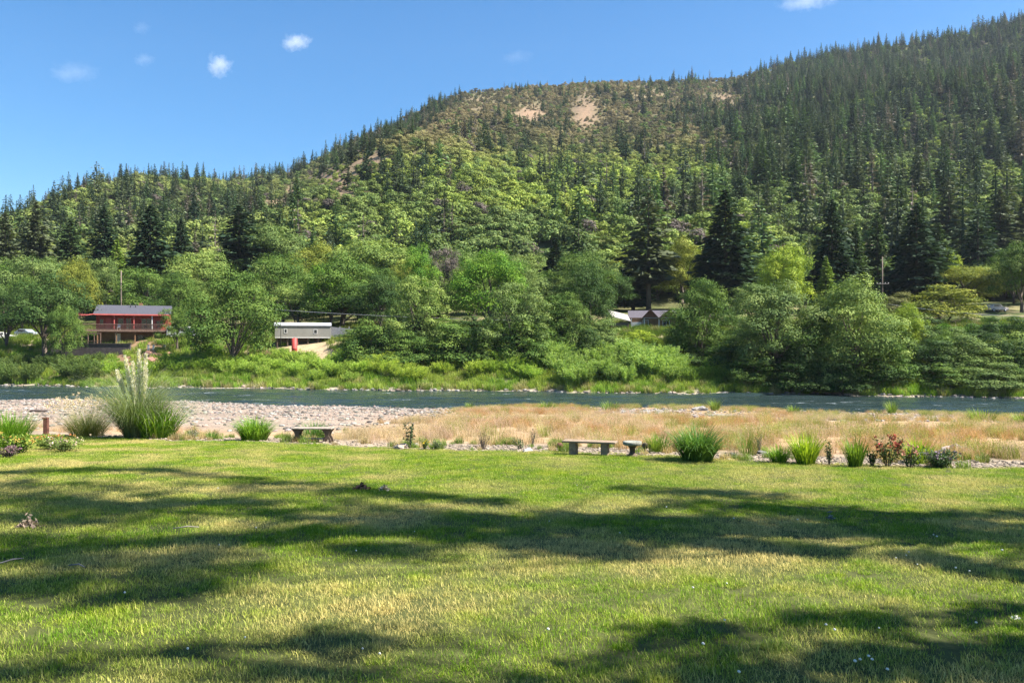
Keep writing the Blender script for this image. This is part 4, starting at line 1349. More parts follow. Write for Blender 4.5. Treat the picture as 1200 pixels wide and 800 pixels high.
# pampas grass with its plumes
p, k = edge_pt(160, 513)
t = thing('pampas_grass', 'tall grey green pampas grass with white plumes left of the picture', 'pampas grass', p)
obj('foliage', strap_clump('foliage', 601, 1500, 3.2, .34, .014, (.04, .60), (.8, 2.2), 9), t, color=(.20, .24, .115))
pl_mat = leafmat('plume', 'RGB', (0.72, 0.68, 0.58), trans=.4, var=.2, hue=.01)
for (du, top, ln, lean, sd) in [(-8, 417, 1.5, -.20, 1), (4, 410, 1.9, .02, 2), (10, 414, 1.5, .14, 3), (0, 424, 1.3, -.06, 4), (-15, 434, .8, -.26, 5)]:
    g = np.random.default_rng(620 + sd)
    e = Vector((du * k + lean * .8, g.uniform(-.2, .2), (513 - top) * k)); b0 = Vector((du * k * .3 + .12, 0, .2))
    stalk = MB().tube([b0, b0.lerp(e, .5) + Vector((0, 0, .05)), e], [.012, .010, .004], 5).mesh('plume', M['pale_bark'])
    n = 620; tt = g.uniform(max(0, 1 - ln / (e - b0).length), 1, n); ax = (e - b0)
    c = np.array([b0 + ax * float(x) for x in tt]); f = (tt - tt.min()) / (1 - tt.min() + 1e-6)
    q = rdir(n, g); rr = .055 * np.sin(np.pi * np.clip(f * .9 + .08, 0, 1)) ** .7 + .01
    c = c + q * rr[:, None] * np.array([1, 1, .6])
    V, Q = leaves(c, q * .7 + np.array([.15 + lean, 0, .8]), rdir(n, g), .13 * g.uniform(.6, 1.3, n), .022)
    o = obj('plume', mesh_from('plume', V, Q, np.clip(g.normal(.5, .2, n), 0, 1), [pl_mat]), t)
    obj('stalk', stalk, o)
clump('strap_leaf_clump', 'bright green strap leaved clump at the right foot of the pampas grass', 'plant', 186, 513, 66, 56, 420, STRAP, .028, 603, bend=(.6, 1.9))
# fountain grass with tan seed heads
p, k = edge_pt(103, 511)
t = thing('fountain_grass', 'rounded fountain grass with tan seed heads beside the rusty post', 'ornamental grass', p)
obj('foliage', strap_clump('foliage', 605, 1000, 1.3, .5, .010, (.1, .8), (.3, 1.3), 6), t, color=(.16, .19, .05))
g = np.random.default_rng(606); n = 170
a = g.uniform(0, 6.28, n); rr = .35 * np.sqrt(g.random(n)); base = np.stack([rr * np.cos(a), rr * np.sin(a), np.zeros(n)], 1)
V1, Q1, s1 = straps(base, a, 1.5 * g.uniform(.8, 1.05, n), .05 + .6 * rr / .35, g.uniform(.1, .5, n), .006, 5, .6)
hp = V1.reshape(n, -1, 2, 3)[:, -1, 0]
hc = np.repeat(hp, 9, 0) + g.normal(0, .022, (n * 9, 3)); V2, Q2 = leaves(hc, rdir(n * 9, g) + np.array([0, 0, .8]), rdir(n * 9, g), .075, .022)
V, Q, T = join([(V1, Q1, np.full(len(Q1), .4)), (V2, Q2, np.clip(g.normal(.6, .2, len(Q2)), 0, 1))])
obj('seed_heads', mesh_from('seed_heads', V, Q, T, [M['blade']]), t, color=(.62, .50, .34))

clump('daylily_clump', 'wide bright green daylily clump left of the wooden bench', 'plant', 298, 516, 54, 31, 700, STRAP, .024, 607, bend=(.5, 1.8))
clump('strap_leaf_clump', 'green strap leaved clump behind the wooden bench', 'plant', 368, 515, 42, 24, 300, DSTRAP, .018, 608, bend=(.2, 1.4))
clump('daylily_clump', 'large dark green arching daylily clump right of the stone pedestal', 'plant', 817, 540, 66, 48, 760, (.095, .18, .04), .026, 609, bend=(.5, 2.0))
clump('strap_leaf_clump', 'soft green clump just right of the stone pedestal', 'plant', 771, 530, 36, 26, 260, (.15, .22, .035), .014, 610, bend=(.2, 1.0))
clump('wild_grass_clump', 'thin upright green weeds between the daylily and the iris clumps', 'plant', 876, 533, 36, 32, 160, (.13, .19, .04), .010, 611, bend=(.1, .7))
clump('wild_grass_clump', 'low green clump left of the yellow green iris', 'plant', 912, 542, 34, 24, 280, STRAP, .014, 612, bend=(.3, 1.2))
clump('iris_clump', 'tall yellow green iris clump, the larger of two', 'plant', 944, 544, 38, 38, 300, YSTRAP, .026, 613, lean=(.02, .4), bend=(.2, 1.1))
clump('iris_clump', 'upright dark based iris clump left of the roses, the smaller of two', 'plant', 1002, 547, 28, 34, 220, (.13, .21, .03), .026, 614, lean=(.02, .35), bend=(.1, .9))
clump('iris_clump', 'yellow green blades behind the rose bushes', 'plant', 1076, 543, 44, 30, 240, YSTRAP, .022, 615, lean=(.02, .5), bend=(.1, 1.0))
clump('strap_leaf_clump', 'tall bright green clump at the left picture edge', 'plant', 10, 526, 70, 44, 800, (.15, .28, .025), .020, 616, lean=(.02, .4), bend=(.2, 1.0))
clump('wild_grass_clump', 'small green tuft right of the pampas grass', 'plant', 248, 515, 16, 14, 60, DSTRAP, .018, 617)
clump('wild_grass_clump', 'narrow weed tuft in the meadow behind the stone bench', 'plant', 640, 512, 30, 20, 120, (.24, .27, .07), .010, 618, bend=(.1, .7))
clump('wild_grass_clump', 'green weed tuft at the far right of the gravel bed', 'plant', 1180, 536, 44, 16, 160, (.15, .19, .05), .014, 619, bend=(.3, 1.1))
clump('wild_grass_clump', 'low weed tuft right of the lavender mound', 'plant', 1152, 542, 30, 10, 110, (.17, .19, .06), .012, 620, bend=(.3, 1.1))
for i, (u, row, w, h, lab) in enumerate([(1045, 485, 14, 14, 'bright green weed by the water at right'), (1150, 494, 50, 14, 'green sedge patch by the water at the far right'), (838, 481, 16, 12, 'small green sapling by the riffle'), (640, 481, 30, 10, 'yellow green weeds by the water in the middle'),
                                        (715, 481, 40, 10, 'pale green weeds by the water right of the stone bench'), (930, 485, 22, 9, 'low weeds by the water above the iris'), (550, 481, 14, 9, 'weed tuft where the gravel meets the meadow'), (1195, 497, 30, 12, 'sedge at the right picture edge')]):
    clump('wild_grass_clump', lab, 'plant', u, row, w, h * 1.2, 130, (.17, .24, .05), .045, 640 + i, bend=(.2, .9), group='weeds along the near waterline', segs=4)


def leafy(name, label, cat, u, row, w, h, col, leaf, n, seed, flowers=None, stems=7, group=None):
    """small bush: stems with leaves, and blossoms (colour, count, size, only on top) as parts"""
    p, k = edge_pt(u, row); g = np.random.default_rng(seed)
    t = thing(name, label, cat, p, 0, (1, 1, 1), group)
    W = w * k; H = h * k
    mb = MB(); tips = []
    for i in range(stems):
        a = g.uniform(0, 6.28); r = W * .42 * g.random() ** .6
        e = Vector((r * math.cos(a), r * math.sin(a), H * g.uniform(.6, .95)))
        mb.tube([(e.x * .12, e.y * .12, -.02), (e.x * .55, e.y * .55, e.z * .55), e], [.012, .009, .004], 5, False); tips.append(np.array(e))
    mb.build('stems', M['bark'], t)
    tips = np.array(tips); j = g.integers(0, stems, n); f = g.uniform(.25, 1.05, n)[:, None]
    c = tips[j] * np.concatenate([f ** .8, f ** .8, f], 1) + g.normal(0, 1, (n, 3)) * np.array([W, W, H * .7]) * .075
    c[:, 2] = np.maximum(c[:, 2], .02)
    V, Q = leaves(c, rdir(n, g) + np.array([0, 0, .2]), unit(rdir(n, g) + np.array([0, 0, .6])), leaf * g.uniform(.7, 1.3, n), leaf * .55)
    obj('leaves', mesh_from('leaves', V, Q, np.clip(g.normal(.5, .2, n), 0, 1), [M['leaf']]), t, color=col)
    if flowers:
        fc, fn, fs = flowers
        j = g.integers(0, stems, fn)
        ctr = tips[j] * g.uniform(.8, 1.08, (fn, 1)) + g.normal(0, 1, (fn, 3)) * np.array([W, W, H * .5]) * .10
        ctr[:, 2] = np.maximum(ctr[:, 2], H * .25)
        pc = np.repeat(ctr, 7, 0) + g.normal(0, fs * .3, (fn * 7, 3))
        V, Q = leaves(pc, rdir(fn * 7, g), rdir(fn * 7, g), fs, fs * .7)
        obj('blossoms', mesh_from('blossoms', V, Q, g.random(len(Q)), [M['leaf']]), t, color=fc)
    return t


leafy('rose_bush', 'rose bush with red orange blossoms at its top right of the irises', 'rose bush', 1040, 547, 34, 38, (.085, .12, .035), .055, 420, 701, ((.34, .10, .065), 30, .06))
leafy('rose_bush', 'lower rose bush with pale pink blossoms beside the lavender', 'rose bush', 1066, 548, 44, 28, (.10, .135, .045), .05, 480, 702, ((.45, .24, .17), 18, .055))
leafy('lavender_mound', 'grey green lavender mound with purple tips right of the roses', 'lavender', 1100, 548, 46, 22, (.085, .135, .055), .06, 1100, 703, ((.24, .18, .24), 60, .04), stems=26)
leafy('sapling', 'thin dark leaved sapling standing in the gravel bed', 'sapling', 480, 526, 24, 36, (.055, .085, .035), .075, 150, 704, stems=4)
leafy('flowering_plant', 'low green plant with yellow flowers right of the sapling', 'plant', 497, 527, 16, 12, (.11, .17, .035), .04, 260, 705, ((.70, .52, .05), 14, .03))
leafy('flowering_plant', 'low grey green plant beside the yellow flowered one', 'plant', 512, 527, 16, 11, (.11, .155, .07), .04, 260, 706)
leafy('dry_weed', 'dried brown weed with bare stalks in the gravel bed', 'weed', 566, 527, 20, 24, (.20, .15, .08), .045, 90, 707, stems=9)
leafy('young_shrub', 'young grey leaved shrub left of the stone bench', 'shrub', 610, 527, 22, 15, (.12, .165, .075), .05, 150, 708)
leafy('young_shrub', 'spindly shrub in the dry grass between shrub and stone bench', 'shrub', 624, 522, 12, 22, (.10, .12, .06), .04, 70, 709, stems=4)
leafy('young_shrub', 'dark leggy shrub between the two iris clumps', 'shrub', 972, 545, 16, 30, (.085, .12, .045), .05, 170, 710, stems=5)
leafy('young_shrub', 'bushy shrub squeezed between small iris and roses', 'shrub', 1022, 546, 20, 22, (.095, .13, .045), .05, 240, 711)
leafy('young_shrub', 'pale shrub at the right of the pampas grass', 'shrub', 226, 514, 18, 14, (.19, .21, .13), .045, 260, 712)
leafy('flowering_plant', 'orange blossomed plant in the left flower bed', 'plant', 58, 527, 44, 19, (.14, .20, .04), .06, 900, 713, ((.52, .24, .07), 34, .045), stems=12)
leafy('flowering_plant', 'yellow flowered plant in front of the tall clump at left edge', 'plant', 22, 531, 52, 26, (.15, .22, .035), .06, 1000, 714, ((.52, .38, .09), 30, .045), stems=12)
leafy('flowering_plant', 'purplish plant at the front of the left flower bed', 'plant', 12, 536, 40, 14, (.12, .10, .075), .05, 600, 715, ((.30, .17, .20), 30, .04), stems=10)
leafy('flowering_plant', 'mixed green plant spilling onto the lawn at left', 'plant', 76, 529, 52, 17, (.17, .22, .06), .055, 900, 716, ((.62, .50, .36), 26, .04), stems=14)
leafy('young_shrub', 'grey herb among the weeds left of the iris clumps', 'shrub', 890, 532, 10, 22, (.14, .15, .11), .04, 90, 717, stems=5)

# weeds creeping through the gravel bed
g = np.random.default_rng(58); n = 520
X = g.uniform(-15, 16, n); Y = lawn_edge(X) + g.uniform(-.1, 2.8, n) ** 1.0
k = g.random(n) < smooth(.42, .58, fbm(X / 1.3, Y / 1.3, 59, 2)); X, Y = X[k], Y[k]; n = len(X)
C = np.where(g.random((n, 1)) < .45, np.array((.42, .33, .17)), np.array((.17, .24, .05))) * g.uniform(.7, 1.2, (n, 1))
o = scatter('bed_weeds', np.stack([X, Y, ground(X, Y) - .01], 1), g.uniform(0, 6.28, n), g.uniform(.10, .27, n), g.integers(0, 3, n), BG, C)
tag(o, 'low green and straw weeds creeping through the gravel bed', 'weeds', kind='stuff')

# weathered wooden bench on carved legs
wood = solid('weathered_wood', (.30, .25, .20), .85, .35, 6, .5)
dwood = solid('dark_wood', (.10, .07, .05), .85, .35, 6, .4)
stone = solid('bench_stone', (.25, .185, .125), .9, .3, 9, .6)
rust = solid('rusty_iron', (.12, .045, .03), .85, .45, 9, .4)
p, k = edge_pt(367, 518)
t = thing('wooden_bench', 'low weathered plank bench on scrolled dark legs', 'bench', p, R(-3))
mb = MB()
for i in range(3):
    mb.box(-.62, .62, -.20 + i * .135, -.07 + i * .135, .415, .45)
mb.build('seat', wood, t, .004)
for sx in (-.46, .46):
    out = [(-.15, 0), (-.07, 0), (-.05, .10), (.05, .10), (.07, 0), (.15, 0), (.10, .15), (.05, .22), (.09, .32), (.16, .40), (.16, .414), (-.16, .414), (-.16, .40), (-.09, .32), (-.05, .22), (-.10, .15)]
    for yy in (-.15, .12):
        MB().prism([(sx + x, z) for x, z in out], yy, yy + .035).build('leg', dwood, t)
MB().box(-.44, .44, -.105, .11, .10, .125).build('shelf', wood, t, .003)
# stone slab bench
p, k = edge_pt(691, 533)
t = thing('stone_bench', 'long stone slab bench on two block legs', 'bench', p, R(-16), (1, 1, .78))
mb = MB()
prof = [(-.66, .40), (-.64, .395), (.64, .395), (.66, .40), (.66, .445), (.63, .452), (-.63, .452), (-.66, .445)]
mb.prism(prof, -.19, .19); mb.build('slab', stone, t, .006)
for sx in (-.40, .38):
    MB().box(sx - .085, sx + .085, -.15, .15, -.05, .394).build('leg', stone, t, .01)
# stone pedestal
p, k = edge_pt(741, 534.5)
t = thing('stone_pedestal', 'short mossy stone birdbath on a narrow foot beside the bench', 'birdbath', p)
MB().lathe([(.20, .27), (.225, .29), (.23, .33), (.22, .36), (.17, .352), (.10, .335)], 20).build('bowl', solid('mossy_stone', (.22, .22, .18), .9, .45, 10, .6), t)
MB().lathe([(.12, -.02), (.125, .03), (.08, .06), (.065, .12), (.07, .20), (.12, .268)], 16).build('foot', dwood, t)
# two weathered balls on spikes
for (u, row, lab) in [(656, 529, 'round rusty ball ornament left of the stone bench'), (756, 529, 'round dark ball ornament right of the birdbath')]:
    p, k = edge_pt(u, row)
    t = thing('garden_ball', lab, 'garden ornament', p, group='round garden ornaments')
    bm = bmesh.new(); bmesh.ops.create_uvsphere(bm, u_segments=20, v_segments=12, radius=.085)
    for v in bm.verts: v.co.z += .15
    me = bpy.data.meshes.new('ball'); bm.to_mesh(me); bm.free(); me.materials.append(rust if u < 700 else dwood)
    me.polygons.foreach_set('use_smooth', [True] * len(me.polygons)); obj('ball', me, t)
    MB().lathe([(.05, -.02), (.05, .02), (.03, .04), (.03, .08)], 12).build('base', rust, t)
# rusty post
p, k = edge_pt(54, 509)
t = thing('rusty_post', 'short square rusty post with an overhanging cap by the fountain grass', 'post', p, R(8))
MB().box(-.075, .075, -.075, .075, -.1, .56).build('shaft', rust, t, .008)
mb = MB(); mb.box(-.11, .08, -.085, .085, .561, .62); mb.build('cap', rust, t, .01)
# driftwood
p, k = edge_pt(48, 483)
mb = MB(); mb.tube([(-.75, 0, .08), (-.4, .04, .12), (.1, 0, .10), (.5, -.05, .12), (.85, 0, .10)], [.06, .09, .075, .06, .03], 8)
mb.tube([(-.35, .04, .12), (-.30, .05, .32)], [.04, .015], 6)
tag(mb.build('driftwood_log', solid('driftwood', (.13, .10, .085), .9, .4, 5, .5)), 'dark driftwood log lying on the gravel bar behind the rusty post', 'log').location = p
# rocks in the bed
for i, (u, row, s, c, lab) in enumerate([(470, 526, .34, (.36, .28, .21), 'tan rock at the foot of the sapling'), (489, 523, .20, (.42, .37, .31), 'pale small rock behind the yellow flowers'), (858, 534, .17, (.08, .075, .08), 'dark round stone left of the weeds'), (894, 533, .24, (.16, .15, .15), 'grey rock at the weeds between daylily and iris'),
                                        (618, 529, .22, (.38, .33, .29), 'low rock under the young grey shrub'), (560, 524, .20, (.20, .15, .11), 'brown stone beside the dried weed'), (820, 481, .8, (.30, .275, .25), 'flat pale boulder by the riffle'), (1120, 532, .55, (.32, .27, .24), 'dark stones behind the lavender mound')]):
    p, k = edge_pt(u, row); g = random.Random(900 + i)
    bm = bmesh.new(); bmesh.ops.create_icosphere(bm, subdivisions=3, radius=.5)
    for v in bm.verts:
        d = v.co.normalized(); q = 1 + .2 * math.sin(d.x * 4 + i) + .16 * math.sin(d.y * 6 + 2 * i) + .07 * math.sin(d.z * 11 + d.x * 9)
        v.co = Vector((v.co.x * 1.35 * q, v.co.y * q, max(v.co.z, -.35) * .6 * q)) * s
    me = bpy.data.meshes.new('rock'); bm.to_mesh(me); bm.free(); me.materials.append(solid('rock', c, .9, .3, 7, .6))
    tag(obj('rock', me, loc=p + Vector((0, 0, s * .12)), rotz=g.uniform(0, 6)), lab, 'rock')

# ------------------------------------------------------------------ litter on the lawn
def litter(name, label, cat, u, row, w, h, col, n, size, seed, twig=0.0):
    p, k = edge_pt(u, row); g = np.random.default_rng(seed)
    W = w * k; H = h * k
    c = g.normal(0, 1, (n, 3)) * np.array([W * .25, W * .18, 0]); c[:, 2] = .02 + np.abs(g.normal(0, H * .45, n)) * np.exp(-(c[:, 0] / (W * .3)) ** 2)
    d = rdir(n, g); V, Q = leaves(c, d, rdir(n, g), size * g.uniform(.6, 1.3, n), size * (.6 - .5 * twig))
    o = obj(name, mesh_from(name, V, Q, g.random(n), [M['leaf']]), loc=p, color=col)
    tag(o, label, cat)


litter('leaf_pile', 'brown dead leaf pile on the sunny edge of the lawn shade', 'dead leaves', 424, 574, 16, 7, (.12, .075, .05), 60, .09, 801)
litter('leaf_pile', 'pale dry leaf scrap right of the brown leaf pile', 'dead leaves', 450, 575, 14, 5, (.46, .40, .30), 34, .08, 802)
litter('twig_pile', 'pale bundle of dry twigs in the shade at left', 'twigs', 33, 618, 24, 13, (.30, .23, .17), 150, .065, 803, .5)
litter('dry_weed', 'small grey upright dead weed in the shade at right', 'weed', 972, 609, 6, 9, (.26, .26, .30), 16, .07, 804, .4)
litter('leaf_scrap', 'white curled leaf near the right picture edge', 'dead leaf', 1190, 727, 9, 4, (.62, .60, .50), 8, .035, 805)
for i, (u, row, ln, a) in enumerate([(218, 622, .28, .2), (90, 668, .2, -.4), (12, 662, .22, .9)]):
    p, k = edge_pt(u, row)
    d = Vector((math.cos(a), math.sin(a), 0)) * ln / 2
    o = MB().tube([-d + Vector((0, 0, .035)), Vector((.01, .02, .05)), d + Vector((0, 0, .04))], [.006, .008, .004], 5).build('fallen_twig', M['pale_bark'])
    o.location = p
    tag(o, 'thin fallen twig lying in the lawn grass', 'twig', 'fallen twigs on the lawn')
# clover blossoms
bm = bmesh.new(); bmesh.ops.create_icosphere(bm, subdivisions=2, radius=.5)
for v in bm.verts: v.co *= 1 + .2 * math.sin(v.co.x * 30) * math.sin(v.co.y * 30 + v.co.z * 25)
cl = bpy.data.meshes.new('clover_flower'); bm.to_mesh(cl); bm.free(); cl.materials.append(solid('clover_white', (.70, .68, .60), .9, .15, 30))
g = np.random.default_rng(810)
spots = [(1018, 779), (1008, 783), (1022, 783), (1040, 795), (824, 764), (866, 798), (1002, 785), (968, 741), (978, 747), (1065, 653), (1075, 668), (1062, 657), (1050, 660), (1120, 672), (1136, 676), (1094, 632), (1098, 634), (812, 696), (860, 612), (425, 770), (445, 776), (220, 770)]
for i in range(20):
    spots.append((g.uniform(20, 1180), 400 + 380 * g.uniform(.42, 1.0) ** 1.0))
for (u, row) in spots:
    p, k = edge_pt(float(u), float(row)); s = g.uniform(.011, .018)
    tag(obj('clover_flower', cl, loc=p + Vector((0, 0, .055)), scale=(s, s, s)), 'tiny white clover flower head in the lawn', 'clover flower', 'clover flowers in the lawn')

# ------------------------------------------------------------------ houses, sheds, walls, vehicles and poles on the far bank
glass, nt, b = mat('window_glass')
b.inputs['Base Color'].default_value = (.015, .018, .022, 1); b.inputs['Roughness'].default_value = .08
redw = solid('red_wall', (.34, .055, .040), .8, .25, 1.5)
redtrim = solid('red_trim', (.48, .10, .085), .7, .2, 2)
brownw = solid('brown_siding', (.19, .105, .05), .85, .3, 2, .3)
greyroof = solid('grey_shingles', (.060, .060, .075), .9, .3, 5, .4)
brownroof = solid('brown_shingles', (.155, .085, .060), .9, .35, 5, .4)
white = solid('white_paint', (.62, .61, .58), .6, .12, 3)
trailer_m = solid('trailer_siding', (.235, .225, .195), .7, .12, 1)
metalroof = solid('pale_metal_roof', (.40, .41, .45), .5, .12, 2)
greyfence = solid('grey_boards', (.31, .30, .315), .85, .25, 3, .3)
deckwood = solid('deck_wood', (.15, .095, .07), .85, .3, 3)
black = solid('black_rubber', (.02, .02, .02), .8, .2, 3)
redp = solid('red_paint', (.42, .055, .045), .6, .15, 3)
tanroof = solid('tan_roof', (.34, .31, .28), .85, .2, 3)


def window(par, x0, x1, z0, z1, y, fm=None, bars=1):
    """a framed window on a wall facing the river"""
    t = .07; mb = MB()
    mb.box(x0, x1, y - .05, y + .03, z0, z0 + t); mb.box(x0, x1, y - .05, y + .03, z1 - t, z1)
    mb.box(x0, x0 + t, y - .05, y + .03, z0 + t, z1 - t); mb.box(x1 - t, x1, y - .05, y + .03, z0 + t, z1 - t)
    for k in range(bars):
        xc = x0 + (x1 - x0) * (k + 1) / (bars + 1); mb.box(xc - .025, xc + .025, y - .045, y + .02, z0 + t, z1 - t)
    w = mb.build('window', fm or white, par)
    MB().box(x0 + t * .5, x1 - t * .5, y - .012, y + .01, z0 + t * .5, z1 - t * .5).build('pane', glass, w)
    return w


def gable_roof(x0, x1, y0, y1, ze, zr, th=.14, axis='x', over=.4):
    """two sloped slabs; the ridge runs along x or along y"""
    mb = MB()
    if axis == 'x':
        ym = (y0 + y1) / 2
        sl = (zr - ze) / (ym - y0)
        for (ya, yb) in ((y0 - over, ym), (y1 + over, ym)):
            za = ze - over * sl
            vs = [(x0 - over, ya, za), (x1 + over, ya, za), (x1 + over, yb, zr), (x0 - over, yb, zr)]
            vs += [(a, b_, c_ - th) for a, b_, c_ in vs]
            mb.add(vs, [(0, 1, 2, 3), (7, 6, 5, 4), (0, 4, 5, 1), (1, 5, 6, 2), (2, 6, 7, 3), (3, 7, 4, 0)])
    else:
        xm = (x0 + x1) / 2
        sl = (zr - ze) / (xm - x0)
        for (xa, xb) in ((x0 - over, xm), (x1 + over, xm)):
            za = ze - over * sl
            vs = [(xa, y0 - over, za), (xb, y0 - over, zr), (xb, y1 + over, zr), (xa, y1 + over, za)]
            vs += [(a, b_, c_ - th) for a, b_, c_ in vs]
            mb.add(vs, [(0, 1, 2, 3), (7, 6, 5, 4), (0, 4, 5, 1), (1, 5, 6, 2), (2, 6, 7, 3), (3, 7, 4, 0)])
    return mb


# red house with a raised deck
Y0 = 136.0; X0 = (111 - 600) / F * Y0; kx = Y0 / F
H0 = thing('red_house', 'two storey red house with grey roof and a long raised deck', 'house', (X0, Y0, 0), R(21))
W_ = 80 * kx; zd = 8.50; ze = 11.15; zr = 12.9
MB().box(.3, W_ - .2, 2.2, 10, 5.4, zd - .16).build('lower_wall', brownw, H0)
MB().box(.0, W_, 1.9, 10, zd + .001, ze + .1).build('upper_wall', redw, H0)
# gable ends closed
mb = MB()
for xx in (.02, W_ - .14): mb.add([(xx, 1.92, ze + .1), (xx + .12, 1.92, ze + .1), (xx, 9.98, ze + .1), (xx + .12, 9.98, ze + .1), (xx, 5.4, zr - .25), (xx + .12, 5.4, zr - .25)], [(0, 2, 4), (1, 5, 3), (0, 4, 5, 1), (2, 3, 5, 4), (0, 1, 3, 2)])
mb.build('gable_wall', redw, H0)
rf = gable_roof(.1, W_, .2, 10.4, ze + .12, zr, over=.35).build('roof', greyroof, H0)
mb = MB()
for xx in (5.2, 6.0): mb.tube([(xx, 4.0, zr - .8), (xx, 4.0, zr + .25)], .07, 8)
mb.build('vent_pipe', black, rf)
MB().box(W_ * .55, W_ * .55 + .6, 6.6, 7.2, zr - .6, zr + .5).build('chimney', brownw, rf)
MB().box(-.4, W_ + .35, -.20, -.16, ze - .18, ze + .04).build('fascia', redtrim, H0)
dk = MB().box(-3.0, W_ + .1, 0, 1.88, zd - .14, zd - .001).build('deck', deckwood, H0)
MB().box(-3.0, W_ + .1, -.05, -.002, zd - .32, zd + .02).build('rim_beam', deckwood, dk)
mb = MB()
mb.box(-2.95, W_ + .05, .04, .10, zd + .92, zd + .99)
mb.box(-2.95, W_ + .05, .045, .095, zd + .12, zd + .17)
for i in range(76):
    xx = -2.9 + (W_ + 2.9) * i / 75; mb.box(xx, xx + .03, .055, .085, zd + .17, zd + .92)
mb.build('railing', deckwood, dk)
for xx in (2.9, 5.95, 8.8, W_ - .12):
    MB().box(xx, xx + .14, .12, .26, zd, ze + .05).build('roof_post', white if 8 < xx < 9 else redtrim, H0)
for xx in (.3, 3.2, 6.1, 9.0, W_ - .25):
    MB().box(xx, xx + .18, .2, .38, 5.2, zd - .15).build('deck_post', brownw, H0)
for (a, c_, z1, n_) in ((3.3, 4.3, 2.05, 0), (4.6, 5.5, 2.05, 1), (7.0, 8.7, 2.05, 1), (.5, 1.2, 1.9, 0), (9.4, 10.6, 1.7, 1)):
    window(H0, a, c_, zd + (.05 if n_ and a < 9 else .75), zd + z1, 1.9, redtrim, n_)
for (a, c_) in ((1.45, 2.3), (9.0, 9.3)):
    MB().box(a, c_, 1.84, 1.897, zd + .1, zd + 2.0).build('panel', redtrim, H0)
dr = MB().box(2.9, 3.75, 2.12, 2.197, 5.9, 7.9).build('door', white, H0)
MB().tube([(3.62, 2.08, 6.9), (3.62, 2.03, 6.9)], .04, 8).build('handle', black, dr)
window(H0, 6.2, 7.4, 6.7, 7.7, 2.2, brownw, 1)
# awning at the left end
vs = [(-3.2, -.3, ze - .15), (.0, -.3, ze - .02), (.0, 4.2, ze + .35), (-3.0, 4.2, ze + .2)]
mb = MB()
for k in range(8):
    a = k / 8; b_ = (k + 1) / 8
    def pt(t, r, dz): 
        p = Vector(vs[0]).lerp(Vector(vs[1]), t).lerp(Vector(vs[3]).lerp(Vector(vs[2]), t), r); p.z -= .35 * math.sin(math.pi * t) * (.5 + .5 * math.sin(math.pi * r)) + dz; return p
    mb.add([pt(a, 0, 0), pt(b_, 0, 0), pt(b_, 1, 0), pt(a, 1, 0), pt(a, 0, .03), pt(b_, 0, .03), pt(b_, 1, .03), pt(a, 1, .03)], [(0, 1, 2, 3), (7, 6, 5, 4), (0, 4, 5, 1), (1, 5, 6, 2), (2, 6, 7, 3), (3, 7, 4, 0)])
mb.build('awning', redtrim, H0)
MB().tube([(-3.05, -.1, zd - .2), (-3.05, -.1, ze - .15)], .06, 8).build('awning_post', redtrim, H0)
for i, (xx, lab) in enumerate([(3.6, 'white patio chair'), (7.7, 'dark patio chair'), (9.9, 'dark patio chair')]):
    c0 = thing('patio_chair', ['pale chair on the red house deck near the left windows', 'dark chair on the red house deck by the sliding door', 'dark chair at the right end of the red house deck'][i], 'chair', (X0 + xx * math.cos(R(21)) - .9 * math.sin(R(21)), Y0 + xx * math.sin(R(21)) + .9 * math.cos(R(21)), zd), R(21))
    cm = (white, black, black)[i]
    MB().box(-.25, .25, -.25, .25, .40, .45).build('seat', cm, c0); MB().box(-.25, .25, .21, .25, .455, .95).build('backrest', cm, c0)
    for sx in (-.22, .18):
        for sy in (-.22, .16): MB().box(sx, sx + .04, sy, sy + .04, 0, .399).build('leg', cm, c0)

# retaining wall, patio fence and posts below the house
def span(u0, u1, Y): return (u0 - 600) / F * Y, (u1 - 600) / F * Y
xa, xb = span(60, 153, 131.5)
o = MB().box(xa, xb, 131.4, 131.7, 4.2, 6.1).add([(xa - .1, 131.3, 6.11), (xb + .1, 131.3, 6.11), (xb + .1, 131.8, 6.11), (xa - .1, 131.8, 6.11), (xa - .1, 131.3, 6.22), (xb + .1, 131.3, 6.22), (xb + .1, 131.8, 6.22), (xa - .1, 131.8, 6.22)], [(0, 3, 2, 1), (4, 5, 6, 7), (0, 1, 5, 4), (1, 2, 6, 5), (2, 3, 7, 6), (3, 0, 4, 7)]).build('retaining_wall', solid('dark_timber', (.075, .06, .06), .9, .35, 2, .4))
tag(o, 'dark timber retaining wall below the red house patio', 'wall')
xa, xb = span(88, 118, 133)
t = thing('patio_fence', 'low brown rail fence in front of the red house patio', 'fence', (xa, 133, 6.0))
MB().box(0, xb - xa, 0, .1, 1.75, 1.95).build('rail', deckwood, t); MB().box(0, xb - xa, .01, .09, .5, .6).build('rail', deckwood, t)
for k in range(5): MB().box((xb - xa - .12) * k / 4, (xb - xa - .12) * k / 4 + .12, -.02, .11, -1.5, 1.74).build('post', deckwood, t)
xa, xb = span(28, 62, 132.5)
t = thing('dark_fence', 'dark slanting board fence under the spreading tree', 'fence', (xa, 132.5, gz(xa, 132.5)))
mb = MB()
for k in range(16):
    x_ = (xb - xa) * k / 16; mb.box(x_ + .02, x_ + (xb - xa) / 16 - .02, 0, .05, -.8, .7 + .09 * k)
mb.build('boards', solid('dark_boards', (.05, .045, .05), .9, .4, 3, .3), t)
for k in range(4): MB().box((xb - xa) * k / 3.2, (xb - xa) * k / 3.2 + .12, .055, .17, -.9, .8 + .4 * k).build('post', dwood, t)
